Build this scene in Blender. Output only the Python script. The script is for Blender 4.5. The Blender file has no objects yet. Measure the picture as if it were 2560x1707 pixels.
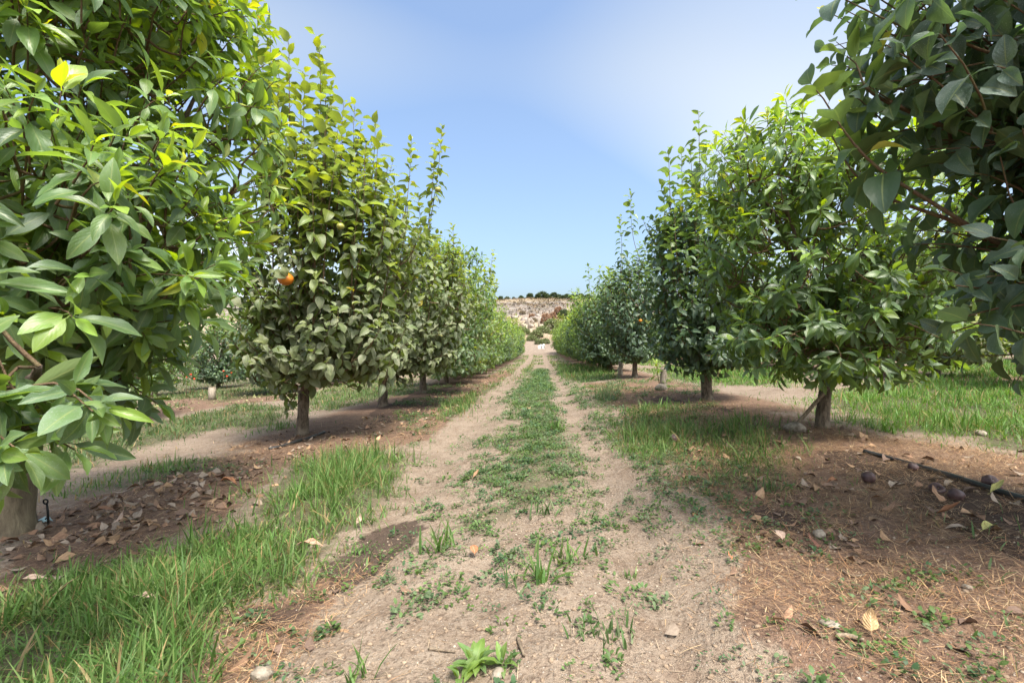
import bpy, math, random
import numpy as np
from mathutils import Vector, Matrix

rng = np.random.default_rng(11)
random.seed(11)
scene = bpy.context.scene

# ------------------------------------------------------------------ camera
FPX, VPX, VPY, CAMZ = 1180.0, 1350.0, 872.0, 1.0      # focal length and vanishing point in photo pixels (2560 wide)
cam_d = bpy.data.cameras.new('camera')
cam_d.sensor_width = 36.0
cam_d.lens = FPX / 2560 * 36.0
cam_d.shift_x = -(VPX - 1280) / 2560
cam_d.shift_y = (VPY - 853.5) / 2560
cam_d.clip_start = 0.05
cam_d.clip_end = 3000
cam = bpy.data.objects.new('camera', cam_d)
scene.collection.objects.link(cam)
cam.location = (0, 0, CAMZ)
cam.rotation_euler = (math.radians(90), 0, 0)
scene.camera = cam

# ------------------------------------------------------------------ sky, sun, exposure
SUN_AZ, SUN_EL = math.radians(148), math.radians(62)    # azimuth clockwise from +Y (straight ahead)
world = bpy.data.worlds.new('World')
scene.world = world
world.use_nodes = True
wt = world.node_tree
for n in list(wt.nodes):
    wt.nodes.remove(n)
w_out = wt.nodes.new('ShaderNodeOutputWorld')
w_bg = wt.nodes.new('ShaderNodeBackground')
w_sky = wt.nodes.new('ShaderNodeTexSky')
w_sky.sky_type = 'NISHITA'
w_sky.sun_disc = False
w_sky.sun_elevation = SUN_EL
w_sky.sun_rotation = SUN_AZ
w_sky.air_density = 1.0
w_sky.dust_density = 5.0
w_sky.ozone_density = 1.2
w_bg.inputs['Strength'].default_value = 0.15
# a thin veil of high cloud over the whole sky
w_tc = wt.nodes.new('ShaderNodeTexCoord')
w_map = wt.nodes.new('ShaderNodeMapping')
w_map.inputs['Scale'].default_value = (1.2, 1.2, 2.6)
w_map.inputs['Location'].default_value = (2.9, 0.7, -0.1)
w_noise = wt.nodes.new('ShaderNodeTexNoise')
w_noise.inputs['Scale'].default_value = 1.0
w_noise.inputs['Detail'].default_value = 0.5
w_noise.inputs['Roughness'].default_value = 0.5
w_ramp = wt.nodes.new('ShaderNodeMapRange')
w_ramp.inputs['From Min'].default_value = 0.41
w_ramp.inputs['From Max'].default_value = 0.70
w_ramp.inputs['To Min'].default_value = 0.0
w_ramp.inputs['To Max'].default_value = 1.0
w_bw = wt.nodes.new('ShaderNodeRGBToBW')
w_mul = wt.nodes.new('ShaderNodeMath'); w_mul.operation = 'MULTIPLY'; w_mul.inputs[1].default_value = 1.75
w_mix = wt.nodes.new('ShaderNodeMix'); w_mix.data_type = 'RGBA'
wt.links.new(w_tc.outputs['Generated'], w_map.inputs['Vector'])
wt.links.new(w_map.outputs['Vector'], w_noise.inputs['Vector'])
wt.links.new(w_noise.outputs['Fac'], w_ramp.inputs['Value'])
wt.links.new(w_sky.outputs['Color'], w_bw.inputs['Color'])
wt.links.new(w_bw.outputs['Val'], w_mul.inputs[0])
wt.links.new(w_ramp.outputs['Result'], w_mix.inputs['Factor'])
wt.links.new(w_sky.outputs['Color'], w_mix.inputs['A'])
wt.links.new(w_mul.outputs['Value'], w_mix.inputs['B'])
w_tint = wt.nodes.new('ShaderNodeMix'); w_tint.data_type = 'RGBA'; w_tint.blend_type = 'MULTIPLY'; w_tint.inputs['Factor'].default_value = 1.0
w_tint.inputs['B'].default_value = (0.94, 1.0, 1.02, 1)
wt.links.new(w_mix.outputs['Result'], w_tint.inputs['A'])
wt.links.new(w_tint.outputs['Result'], w_bg.inputs['Color'])
wt.links.new(w_bg.outputs['Background'], w_out.inputs['Surface'])

sun_d = bpy.data.lights.new('sun', 'SUN')
sun_d.energy = 3.3
sun_d.angle = math.radians(15.0)
sun_d.color = (1.0, 0.93, 0.82)
sun = bpy.data.objects.new('sun', sun_d)
scene.collection.objects.link(sun)
sdir = Vector((math.sin(SUN_AZ) * math.cos(SUN_EL), math.cos(SUN_AZ) * math.cos(SUN_EL), math.sin(SUN_EL)))
sun.rotation_euler = (-sdir).to_track_quat('-Z', 'Y').to_euler()
sun.location = sdir * 40

scene.view_settings.view_transform = 'Standard'
scene.view_settings.look = 'None'
scene.view_settings.exposure = 1.12
scene.view_settings.gamma = 1.0
scene.view_settings.use_curve_mapping = False
scene.render.engine = 'CYCLES'
scene.cycles.use_denoising = True
scene.cycles.max_bounces = 6
scene.cycles.transmission_bounces = 6
scene.cycles.diffuse_bounces = 4
scene.cycles.caustics_reflective = False
scene.cycles.caustics_refractive = False

# ------------------------------------------------------------------ noise and terrain
def _hash(ix, iy, s):
    h = (ix.astype(np.int64) * 374761393 + iy.astype(np.int64) * 668265263 + s * 1442695041) & 0x7fffffff
    h = ((h ^ (h >> 13)) * 1274126177) & 0x7fffffff
    h = (h ^ (h >> 16)) & 0xffff
    return h / 65535.0

def vnoise(x, y, s=0):
    x = np.asarray(x, float); y = np.asarray(y, float)
    ix = np.floor(x); iy = np.floor(y)
    fx = x - ix; fy = y - iy
    fx = fx * fx * (3 - 2 * fx); fy = fy * fy * (3 - 2 * fy)
    a = _hash(ix, iy, s); b = _hash(ix + 1, iy, s); c = _hash(ix, iy + 1, s); d = _hash(ix + 1, iy + 1, s)
    return (a + (b - a) * fx) * (1 - fy) + (c + (d - c) * fx) * fy

def fbm(x, y, s=0, o=4):
    v = 0; a = 0.5; t = 0
    for i in range(o):
        v = v + a * vnoise(np.asarray(x) * 2 ** i, np.asarray(y) * 2 ** i, s + i * 17); t += a; a *= 0.5
    return v / t

HILL_D = np.array([78, 90, 104, 118, 126, 133, 150, 175, 200, 212, 230, 300.])
HILL_Z = np.array([2.2, 3.6, 5.6, 7.6, 9.6, 12.4, 14.6, 18.2, 21.6, 22.9, 23.3, 23.0])

def height(x, y):
    x = np.asarray(x, float); y = np.asarray(y, float)
    far = np.clip((y - 35) / 43, 0, 1)
    z = 0.05 * np.clip(x, -25, 25) * (1 - 0.9 * far)
    z = z + 0.05 * np.exp(-((x + 3.0) / 0.8) ** 2) * (1 - far) + 0.05 * np.exp(-((x - 2.75) / 0.8) ** 2) * (1 - far)
    z = z - 0.045 * np.exp(-((x + 0.95) / 0.25) ** 2) * (1 - far) - 0.045 * np.exp(-((x - 0.48) / 0.2) ** 2) * (1 - far)
    z = z + 2.2 * far ** 2
    near = np.clip(1.2 - np.abs(y) / 30, 0.15, 1)
    z = z + (fbm(x * 0.9, y * 0.9, 3) - 0.5) * 0.09 * near + (fbm(x * 7, y * 7, 9, 3) - 0.5) * 0.028 * near
    hp = np.interp(y + (fbm(x * 0.03, x * 0 + 2.2, 5, 3) - 0.5) * 26, HILL_D, HILL_Z)
    hw = np.clip((y - 76) / 8, 0, 1)
    z = z * (1 - hw) + hw * (hp + (fbm(x * 0.09, y * 0.09, 31) - 0.5) * 2.0 + (fbm(x * 0.4, y * 0.4, 41, 3) - 0.5) * 0.9)
    return z

def hz(x, y):
    return float(height(np.array([x]), np.array([y]))[0])

K = 2560 / 2352.0
def ray(px, py):
    """photo position (2352-wide view) -> direction from the camera with y = 1"""
    return (px * K - VPX) / FPX, -(py * K - VPY) / FPX

def G(px, py):
    """where the ground lies at a photo position"""
    a, c = ray(px, py)
    d = 1.0 / max(-c + 0.05 * a, 0.006)
    for _ in range(7):
        h = hz(a * d, d)
        d2 = (CAMZ - h) / max(-c, 1e-4)
        d = 0.3 * d + 0.7 * min(d2, 120)
    return np.array([a * d, d, hz(a * d, d)])

def P(px, py, d):
    a, c = ray(px, py)
    return np.array([a * d, d, CAMZ + c * d])

# ------------------------------------------------------------------ mesh helpers
COL = scene.collection
def tag(o, label=None, cat=None, group=None, kind=None):
    if label: o['label'] = label
    if cat: o['category'] = cat
    if group: o['group'] = group
    if kind: o['kind'] = kind
    return o

def empty(name, loc):
    o = bpy.data.objects.new(name, None)
    o.empty_display_size = 0.2
    COL.objects.link(o)
    o.location = Vector([float(v) for v in loc])
    return o

def mesh(name, V, F, mat=None, attrs=None, uv=None, smooth=True):
    """V (n,3); F list of (m,k) index arrays; attrs {name:(n,3)} per point; uv (n,2) per point"""
    me = bpy.data.meshes.new(name)
    V = np.asarray(V, np.float32)
    me.vertices.add(len(V)); me.vertices.foreach_set('co', V.ravel())
    if isinstance(F, np.ndarray): F = [F]
    F = [np.asarray(f, np.int32) for f in F if len(f)]
    li = np.concatenate([f.ravel() for f in F])
    st = []; o = 0
    for f in F:
        st.append(o + np.arange(len(f)) * f.shape[1]); o += f.size
    st = np.concatenate(st).astype(np.int32)
    me.loops.add(len(li)); me.loops.foreach_set('vertex_index', li)
    me.polygons.add(len(st)); me.polygons.foreach_set('loop_start', st)
    me.polygons.foreach_set('use_smooth', np.full(len(st), smooth, bool))
    me.update(calc_edges=True)
    if attrs:
        for k, a in attrs.items():
            at = me.attributes.new(k, 'FLOAT_COLOR', 'POINT')
            c = np.ones((len(V), 4), np.float32); c[:, :3] = a
            at.data.foreach_set('color', c.ravel())
    if uv is not None:
        ul = me.uv_layers.new(name='UVMap')
        ul.data.foreach_set('uv', np.asarray(uv, np.float32)[li].ravel())
    if mat: me.materials.append(mat)
    return me

def obj(name, me, parent=None, loc=None):
    o = bpy.data.objects.new(name, me)
    COL.objects.link(o)
    if parent: o.parent = parent
    if loc is not None: o.location = Vector([float(v) for v in loc])
    return o

def nrm(v):
    v = np.asarray(v, float)
    return v / (np.linalg.norm(v, axis=-1, keepdims=True) + 1e-9)

class Tubes:
    """collects tapered tubes"""
    def __init__(s): s.V = []; s.F = []; s.n = 0
    def add(s, pts, rad, sides=7, cap=True, wob=0.0):
        pts = np.asarray(pts, float); rad = np.asarray(rad, float); m = len(pts)
        t = np.gradient(pts, axis=0); t = nrm(t)
        ref = np.array([0.31, 0.17, 0.93]) if abs(t[0, 2]) < 0.9 else np.array([0.95, 0.2, 0.1])
        u = nrm(np.cross(t, ref)); w = np.cross(t, u)
        a = np.linspace(0, 2 * np.pi, sides, endpoint=False)
        ring = pts[:, None, :] + rad[:, None, None] * (np.cos(a)[None, :, None] * u[:, None, :] + np.sin(a)[None, :, None] * w[:, None, :])
        if wob:
            ring = ring + rng.normal(0, wob, ring.shape) * rad[:, None, None]
        s.V.append(ring.reshape(-1, 3))
        i = np.arange(m - 1)[:, None] * sides; j = np.arange(sides)[None, :]; jn = (j + 1) % sides
        s.F.append((np.stack([i + j, i + jn, i + sides + jn, i + sides + j], -1).reshape(-1, 4) + s.n))
        s.n += m * sides
        if cap:
            s.V.append(pts[[0, -1]])
            e = s.n
            s.F.append(np.stack([np.full(sides, e), (j[0] + 1) % sides + (s.n - m * sides), j[0] + (s.n - m * sides), j[0] + (s.n - m * sides)], -1)[:, :3])
            s.F.append(np.stack([np.full(sides, e + 1), j[0] + (s.n - sides), (j[0] + 1) % sides + (s.n - sides)], -1))
            s.n += 2
    def mesh(s, name, mat):
        q = [f for f in s.F if f.shape[1] == 4]; t = [f for f in s.F if f.shape[1] == 3]
        F = []
        if q: F.append(np.concatenate(q))
        if t: F.append(np.concatenate(t))
        return mesh(name, np.concatenate(s.V), F, mat)

def smooth_path(pts, n=12):
    """Catmull-Rom through the points"""
    pts = np.asarray(pts, float)
    p = np.vstack([2 * pts[0] - pts[1], pts, 2 * pts[-1] - pts[-2]])
    out = []
    for i in range(1, len(p) - 2):
        t = np.linspace(0, 1, n, endpoint=False)[:, None]
        out.append(0.5 * ((2 * p[i]) + (-p[i - 1] + p[i + 1]) * t + (2 * p[i - 1] - 5 * p[i] + 4 * p[i + 1] - p[i + 2]) * t ** 2
                          + (-p[i - 1] + 3 * p[i] - 3 * p[i + 1] + p[i + 2]) * t ** 3))
    out.append(pts[-1:])
    return np.vstack(out)

# ------------------------------------------------------------------ materials
def newmat(name):
    m = bpy.data.materials.new(name); m.use_nodes = True
    m.node_tree.nodes.clear()
    return m, m.node_tree

class NT:
    def __init__(s, nt): s.nt = nt
    def n(s, typ, **kw):
        nd = s.nt.nodes.new(typ)
        for k, v in kw.items(): setattr(nd, k, v)
        return nd
    def set(s, sock, v):
        if v is None: return
        if isinstance(v, bpy.types.NodeSocket): s.nt.links.new(v, sock)
        elif isinstance(v, (tuple, list)) and sock.type == 'RGBA' and len(v) == 3: sock.default_value = (*v, 1)
        else: sock.default_value = v
    def math(s, op, a, b=None, clamp=False):
        nd = s.n('ShaderNodeMath', operation=op, use_clamp=clamp); s.set(nd.inputs[0], a); s.set(nd.inputs[1], b); return nd.outputs[0]
    def mix(s, f, a, b, mode='MIX'):
        nd = s.n('ShaderNodeMix', data_type='RGBA', blend_type=mode)
        s.set(nd.inputs['Factor'], f); s.set(nd.inputs['A'], a); s.set(nd.inputs['B'], b); return nd.outputs['Result']
    def rng(s, v, a, b, c=0., d=1.):
        nd = s.n('ShaderNodeMapRange'); s.set(nd.inputs['Value'], v)
        for k, q in zip(('From Min', 'From Max', 'To Min', 'To Max'), (a, b, c, d)): nd.inputs[k].default_value = q
        return nd.outputs['Result']
    def noise(s, vec, scale, detail=3, rough=0.55, dist=0.0):
        nd = s.n('ShaderNodeTexNoise'); s.set(nd.inputs['Vector'], vec)
        nd.inputs['Scale'].default_value = scale; nd.inputs['Detail'].default_value = detail
        nd.inputs['Roughness'].default_value = rough; nd.inputs['Distortion'].default_value = dist
        return nd.outputs['Fac']
    def voro(s, vec, scale, feature='F1'):
        nd = s.n('ShaderNodeTexVoronoi', feature=feature); s.set(nd.inputs['Vector'], vec); nd.inputs['Scale'].default_value = scale
        return nd
    def ramp(s, f, stops):
        nd = s.n('ShaderNodeValToRGB'); s.set(nd.inputs['Fac'], f)
        e = nd.color_ramp.elements
        while len(e) < len(stops): e.new(0.5)
        for q, (p, c) in zip(e, stops): q.position = p; q.color = (*c, 1)
        return nd.outputs['Color']
    def bump(s, h, strength, dist):
        nd = s.n('ShaderNodeBump'); s.set(nd.inputs['Height'], h); nd.inputs['Strength'].default_value = strength; nd.inputs['Distance'].default_value = dist
        return nd.outputs['Normal']
    def princ(s, col, rough=0.6, spec=0.5, normal=None):
        nd = s.n('ShaderNodeBsdfPrincipled'); s.set(nd.inputs['Base Color'], col); s.set(nd.inputs['Roughness'], rough)
        s.set(nd.inputs['Specular IOR Level'], spec); s.set(nd.inputs['Normal'], normal); return nd.outputs['BSDF']
    def out(s, sh):
        o = s.n('ShaderNodeOutputMaterial'); s.nt.links.new(sh, o.inputs['Surface'])
    def attr(s, name):
        return s.n('ShaderNodeAttribute', attribute_name=name).outputs['Color']
    def sep(s, c):
        return s.n('ShaderNodeSeparateColor'), c
    def rgb(s, c):
        nd = s.n('ShaderNodeSeparateColor'); s.set(nd.inputs['Color'], c); return nd.outputs
    def hsv(s, c, h=0.5, sa=1.0, v=1.0):
        nd = s.n('ShaderNodeHueSaturation'); s.set(nd.inputs['Color'], c); s.set(nd.inputs['Hue'], h); s.set(nd.inputs['Saturation'], sa); s.set(nd.inputs['Value'], v)
        return nd.outputs['Color']

def leaf_mat(name, source, stops, dustcol, rough=0.38, trans=0.44, under=(0.16, 0.19, 0.08), rib=(0.30, 0.34, 0.12), spec=0.6, speck=1.0):
    m, nt = newmat(name); T = NT(nt)
    c = T.attr('leafcol') if source == 'attr' else T.n('ShaderNodeObjectInfo').outputs['Color']
    ch = T.rgb(c); tint, dust, rnd = ch[0], ch[1], ch[2]
    uv = T.n('ShaderNodeUVMap').outputs['UV']
    xyz = T.n('ShaderNodeSeparateXYZ'); T.set(xyz.inputs[0], uv)
    off = T.n('ShaderNodeCombineXYZ'); T.set(off.inputs[0], T.math('MULTIPLY', rnd, 91.0)); T.set(off.inputs[1], T.math('MULTIPLY', rnd, 57.0))
    vec = T.n('ShaderNodeVectorMath', operation='ADD'); T.set(vec.inputs[0], uv); T.set(vec.inputs[1], off.outputs[0]); vec = vec.outputs[0]
    base = T.ramp(tint, stops)
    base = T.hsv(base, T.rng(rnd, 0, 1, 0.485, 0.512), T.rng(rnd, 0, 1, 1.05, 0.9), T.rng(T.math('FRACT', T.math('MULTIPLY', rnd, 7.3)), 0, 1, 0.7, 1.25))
    blot = T.noise(vec, 3.0, 3)
    base = T.mix(T.rng(blot, 0.35, 0.7, 0.0, 0.35), base, T.hsv(base, 0.49, 1.0, 1.5))
    au = T.math('ABSOLUTE', T.math('SUBTRACT', xyz.outputs[0], 0.5))
    # dust film and droplets dried on the upper face
    film = T.math('MULTIPLY', T.rng(T.noise(vec, 2.2, 4, 0.6), 0.3, 0.72, 0.15, 1.0), dust)
    edge = T.rng(au, 0.36, 0.5, 0.0, 0.5)
    film = T.math('ADD', film, T.math('MULTIPLY', edge, dust), clamp=True)
    spk = T.math('MULTIPLY', T.rng(T.noise(vec, 30.0, 2, 0.4), 0.62, 0.68), T.math('MULTIPLY', dust, 0.75 * speck))
    up = T.mix(T.math('MULTIPLY', film, 0.72), base, dustcol)
    up = T.mix(spk, up, (0.5, 0.53, 0.45))
    brn = T.math('MULTIPLY', T.rng(T.noise(vec, 5.0, 3, 0.6), 0.70, 0.76), T.rng(rnd, 0.5, 0.9, 0.0, 0.85))
    up = T.mix(brn, up, (0.16, 0.10, 0.045))
    ribm = T.rng(au, 0.012, 0.035, 0.75, 0.0)
    vein = T.math('SINE', T.math('SUBTRACT', T.math('MULTIPLY', xyz.outputs[1], 46.0), T.math('MULTIPLY', au, 34.0)))
    veinm = T.rng(vein, 0.86, 1.0, 0.0, 0.14)
    up = T.mix(ribm, up, rib); up = T.mix(veinm, up, T.hsv(up, 0.5, 0.95, 1.5))
    lo = T.mix(0.42, T.hsv(base, 0.49, 0.85, 1.7), under)
    lo = T.mix(ribm, lo, rib)
    back = T.n('ShaderNodeNewGeometry').outputs['Backfacing']
    col = T.mix(back, up, lo)
    bmp = T.bump(T.math('ADD', T.math('MULTIPLY', vein, 0.2), T.math('MULTIPLY', blot, 1.6)), 0.25, 0.003)
    pr = T.princ(col, T.math('ADD', T.math('MULTIPLY', film, 0.25), T.mix(back, (rough,) * 3, (0.7,) * 3)), T.mix(back, (spec,) * 3, (0.15,) * 3), bmp)
    tr = T.n('ShaderNodeBsdfTranslucent')
    T.set(tr.inputs['Color'], T.mix(veinm, T.mix(0.25, T.hsv(base, 0.478, 1.12, 2.0), (0.20, 0.26, 0.02)), T.hsv(base, 0.48, 1.0, 1.6)))
    mx = T.n('ShaderNodeMixShader'); mx.inputs['Fac'].default_value = trans
    nt.links.new(pr, mx.inputs[1]); nt.links.new(tr.outputs[0], mx.inputs[2])
    T.out(mx.outputs[0])
    return m

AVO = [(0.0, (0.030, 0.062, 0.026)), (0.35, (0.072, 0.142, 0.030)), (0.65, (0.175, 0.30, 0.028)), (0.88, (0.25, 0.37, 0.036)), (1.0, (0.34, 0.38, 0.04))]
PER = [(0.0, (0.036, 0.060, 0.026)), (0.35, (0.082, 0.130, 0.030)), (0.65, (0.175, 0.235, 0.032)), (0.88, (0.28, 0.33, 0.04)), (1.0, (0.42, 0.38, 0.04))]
M_AVO = leaf_mat('avocado_leaf', 'attr', AVO, (0.24, 0.30, 0.255))
M_AVO_O = leaf_mat('avocado_leaf_single', 'obj', AVO, (0.24, 0.30, 0.255))
M_PER = leaf_mat('persimmon_leaf', 'attr', PER, (0.47, 0.455, 0.32), rough=0.48)
M_PER_O = leaf_mat('persimmon_leaf_single', 'obj', PER, (0.47, 0.455, 0.32), rough=0.48)
PERB = [(0.0, (0.024, 0.052, 0.030)), (0.35, (0.050, 0.104, 0.042)), (0.65, (0.125, 0.205, 0.040)), (0.88, (0.26, 0.33, 0.04)), (1.0, (0.40, 0.38, 0.04))]
M_PERB = leaf_mat('blue_persimmon_leaf', 'attr', PERB, (0.21, 0.275, 0.25), rough=0.42)
M_PERB_O = leaf_mat('blue_persimmon_leaf_single', 'obj', PERB, (0.21, 0.275, 0.25), rough=0.42)

def bark_mat(name, a, b, c, scale=1.0):
    m, nt = newmat(name); T = NT(nt)
    tc = T.n('ShaderNodeTexCoord').outputs['Object']
    mp = T.n('ShaderNodeMapping'); mp.inputs['Scale'].default_value = (1, 1, 0.28); T.set(mp.inputs['Vector'], tc); v = mp.outputs[0]
    n1 = T.noise(v, 26 * scale, 5, 0.65, 0.4); n2 = T.noise(tc, 6 * scale, 4); n3 = T.noise(v, 120 * scale, 3)
    col = T.mix(T.rng(n1, 0.35, 0.65), a, b)
    col = T.mix(T.rng(n2, 0.5, 0.7, 0, 0.8), col, c)
    h = T.math('ADD', T.math('MULTIPLY', n1, 1.0), T.math('MULTIPLY', n3, 0.35))
    T.out(T.princ(col, 0.85, 0.2, T.bump(h, 0.9, 0.012)))
    return m
M_BARK = bark_mat('bark', (0.055, 0.040, 0.029), (0.21, 0.16, 0.115), (0.25, 0.205, 0.155), 1.4)
M_LIMB = bark_mat('limb_bark', (0.075, 0.054, 0.040), (0.15, 0.11, 0.082), (0.18, 0.145, 0.115), 1.5)
M_PALE = bark_mat('limewashed_bark', (0.13, 0.10, 0.066), (0.23, 0.185, 0.12), (0.07, 0.05, 0.035), 0.8)
M_TWIG = bark_mat('twig_bark', (0.105, 0.065, 0.040), (0.16, 0.105, 0.062), (0.17, 0.16, 0.07), 3)
M_GREY = bark_mat('grey_post_bark', (0.20, 0.165, 0.125), (0.33, 0.28, 0.22), (0.13, 0.10, 0.075))

def blade_mat(name, trans=0.3, rough=0.55, bright=1.9):
    m, nt = newmat(name); T = NT(nt)
    c = T.attr('col')
    pr = T.princ(c, rough, 0.3)
    tr = T.n('ShaderNodeBsdfTranslucent'); T.set(tr.inputs['Color'], T.hsv(c, 0.485, 1.1, bright))
    mx = T.n('ShaderNodeMixShader'); mx.inputs['Fac'].default_value = trans
    nt.links.new(pr, mx.inputs[1]); nt.links.new(tr.outputs[0], mx.inputs[2]); T.out(mx.outputs[0])
    return m
M_GRASS = blade_mat('grass_blade')
M_STRAW = blade_mat('straw', 0.12, 0.7, 1.2)

def simple_mat(name, a, b, scale, rough=0.7, spec=0.3, bump=0.3, bd=0.004):
    m, nt = newmat(name); T = NT(nt)
    tc = T.n('ShaderNodeTexCoord').outputs['Object']
    n = T.noise(tc, scale, 5, 0.6)
    T.out(T.princ(T.mix(T.rng(n, 0.35, 0.66), a, b), rough, spec, T.bump(T.noise(tc, scale * 3, 4), bump, bd)))
    return m
M_STONE = simple_mat('limestone', (0.15, 0.122, 0.09), (0.32, 0.275, 0.22), 22, 0.9, 0.2, 0.6, 0.01)
M_HOSE = simple_mat('black_plastic_pipe', (0.014, 0.015, 0.017), (0.034, 0.034, 0.033), 30, 0.45, 0.5, 0.1)
M_PLASTIC = simple_mat('black_plastic', (0.012, 0.012, 0.013), (0.02, 0.02, 0.02), 30, 0.4)
M_FILM = simple_mat('pale_blue_plastic', (0.30, 0.48, 0.50), (0.55, 0.68, 0.66), 14, 0.35)
M_ROT = simple_mat('withered_fruit_skin', (0.035, 0.017, 0.017), (0.12, 0.066, 0.058), 16, 0.5, 0.4, 0.5)
M_FRUIT = simple_mat('ripe_persimmon_skin', (0.40, 0.10, 0.010), (0.60, 0.20, 0.016), 9, 0.38, 0.5, 0.08)
M_GFRUIT = simple_mat('unripe_persimmon_skin', (0.16, 0.19, 0.03), (0.30, 0.27, 0.06), 9, 0.42, 0.5, 0.08)
M_WHITE = simple_mat('white_plastic', (0.70, 0.69, 0.66), (0.82, 0.81, 0.78), 3, 0.5)
M_DARK = simple_mat('dark_opening', (0.02, 0.025, 0.03), (0.05, 0.05, 0.055), 3, 0.6)
M_RED = simple_mat('red_petals', (0.50, 0.03, 0.012), (0.65, 0.08, 0.02), 30, 0.5)
M_STICK = bark_mat('dry_stick', (0.16, 0.12, 0.085), (0.30, 0.235, 0.165), (0.10, 0.07, 0.05), 2)

def dry_leaf_mat():
    m, nt = newmat('dry_leaf'); T = NT(nt)
    c = T.n('ShaderNodeObjectInfo').outputs['Color']
    uv = T.n('ShaderNodeUVMap').outputs['UV']
    xyz = T.n('ShaderNodeSeparateXYZ'); T.set(xyz.inputs[0], uv)
    au = T.math('ABSOLUTE', T.math('SUBTRACT', xyz.outputs[0], 0.5))
    col = T.mix(T.rng(T.noise(uv, 5, 4), 0.35, 0.7, 0, 0.7), c, T.hsv(c, 0.49, 1.1, 0.5))
    col = T.mix(T.rng(au, 0.012, 0.04, 0.5, 0), col, T.hsv(c, 0.5, 0.8, 1.5))
    vein = T.math('SINE', T.math('SUBTRACT', T.math('MULTIPLY', xyz.outputs[1], 46.0), T.math('MULTIPLY', au, 34.0)))
    T.out(T.princ(col, 0.75, 0.25, T.bump(vein, 0.4, 0.003)))
    return m
M_DRY = dry_leaf_mat()

# ------------------------------------------------------------------ ground zones (photo outline -> place on the ground)
def poly(*pts):
    return np.array([G(px, py)[:2] for px, py in pts])

def inside(pl, x, y):
    r = np.zeros(len(x), bool); n = len(pl); j = n - 1
    for i in range(n):
        xi, yi = pl[i]; xj, yj = pl[j]
        c = ((yi > y) != (yj > y)) & (x < (xj - xi) * (y - yi) / (yj - yi + 1e-12) + xi)
        r ^= c; j = i
    return r

def warp(x, y):
    return (fbm(x * 2.3, y * 2.3, 100, 4) - 0.5) * 3.0, (fbm(x * 2.3, y * 2.3, 200, 4) - 0.5) * 3.0

def soft(pl, x, y, amp, w, k=4):
    acc = np.zeros(len(x))
    lo = pl.min(0) - 2.5 * amp; hi = pl.max(0) + 2.5 * amp
    ix = np.where((x > lo[0]) & (x < hi[0]) & (y > lo[1]) & (y < hi[1]))[0]
    xs_, ys_ = x[ix] + w[0][ix] * amp, y[ix] + w[1][ix] * amp
    for i in range(k):
        acc[ix] += inside(pl, xs_ + rng.normal(0, amp * 0.3, len(ix)), ys_ + rng.normal(0, amp * 0.3, len(ix)))
    return acc / k

GRASS = [   # outline, blades per m2 at 4 m, height, colour key, wobble
    (poly((585, 1160), (690, 1065), (830, 1028), (955, 1075), (930, 1140), (850, 1195), (770, 1265), (600, 1240)), 4200, 0.17, 'bright', 0.14),
    (poly((-100, 1430), (180, 1310), (420, 1262), (620, 1200), (745, 1275), (700, 1330), (540, 1372), (465, 1450), (440, 1568), (430, 1900), (-300, 1900), (-300, 1560)), 9500, 0.15, 'bright', 0.12),
    (poly((1008, 935), (1080, 898), (1130, 928), (1090, 975), (1015, 968)), 3600, 0.12, 'bright', 0.10),
    (poly((1095, 905), (1150, 872), (1215, 838), (1226, 842), (1180, 880), (1110, 905)), 3600, 0.13, 'bright', 0.12),
    (poly((935, 1080), (1000, 1010), (1040, 1020), (985, 1070)), 1500, 0.09, 'bright', 0.12),
    (poly((1400, 1055), (1460, 935), (1560, 928), (1605, 1000), (1530, 1065)), 3400, 0.15, 'bright', 0.2),
    (poly((1600, 1050), (1645, 965), (1760, 970), (1830, 1060), (1720, 1112), (1640, 1100)), 3600, 0.16, 'bright', 0.2),
    (poly((1375, 905), (1400, 875), (1425, 880), (1420, 930), (1390, 950)), 2200, 0.17, 'mixed', 0.10),
    (poly((1290, 868), (1280, 838), (1330, 836), (1410, 850), (1420, 870), (1330, 880)), 3000, 0.15, 'bright', 0.15),
    (poly((1860, 935), (1930, 893), (2100, 872), (2500, 880), (2500, 1060), (2352, 1030), (2170, 1000), (1960, 975)), 3400, 0.13, 'lush', 0.35),
    (poly((2090, 850), (2200, 830), (2500, 838), (2500, 862), (2220, 872)), 3000, 0.12, 'lush', 0.25),
    (poly((1500, 850), (1600, 838), (1800, 850), (1830, 880), (1700, 885), (1560, 872)), 3000, 0.14, 'lush', 0.25),
    (poly((-50, 1105), (100, 1020), (250, 985), (420, 960), (560, 925), (660, 935), (640, 975), (500, 985), (330, 1035), (110, 1092)), 3400, 0.09, 'dull', 0.16),
    (poly((60, 1150), (180, 1092), (420, 1062), (560, 1062), (420, 1100), (160, 1150)), 1800, 0.08, 'bright', 0.12),
    (poly((300, 905), (420, 866), (640, 868), (700, 900), (520, 925), (380, 915)), 2600, 0.11, 'dull', 0.25),
    (poly((660, 920), (780, 880), (960, 868), (960, 895), (760, 945)), 2200, 0.09, 'bright', 0.2),
    (poly((535, 985), (650, 955), (690, 975), (600, 1005)), 1500, 0.10, 'bright', 0.12),
    (poly((1206, 892), (1228, 846), (1268, 846), (1282, 895), (1300, 1000), (1302, 1110), (1235, 1110), (1200, 1000)), 2600, 0.06, 'bright', 0.2),
]
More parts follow.
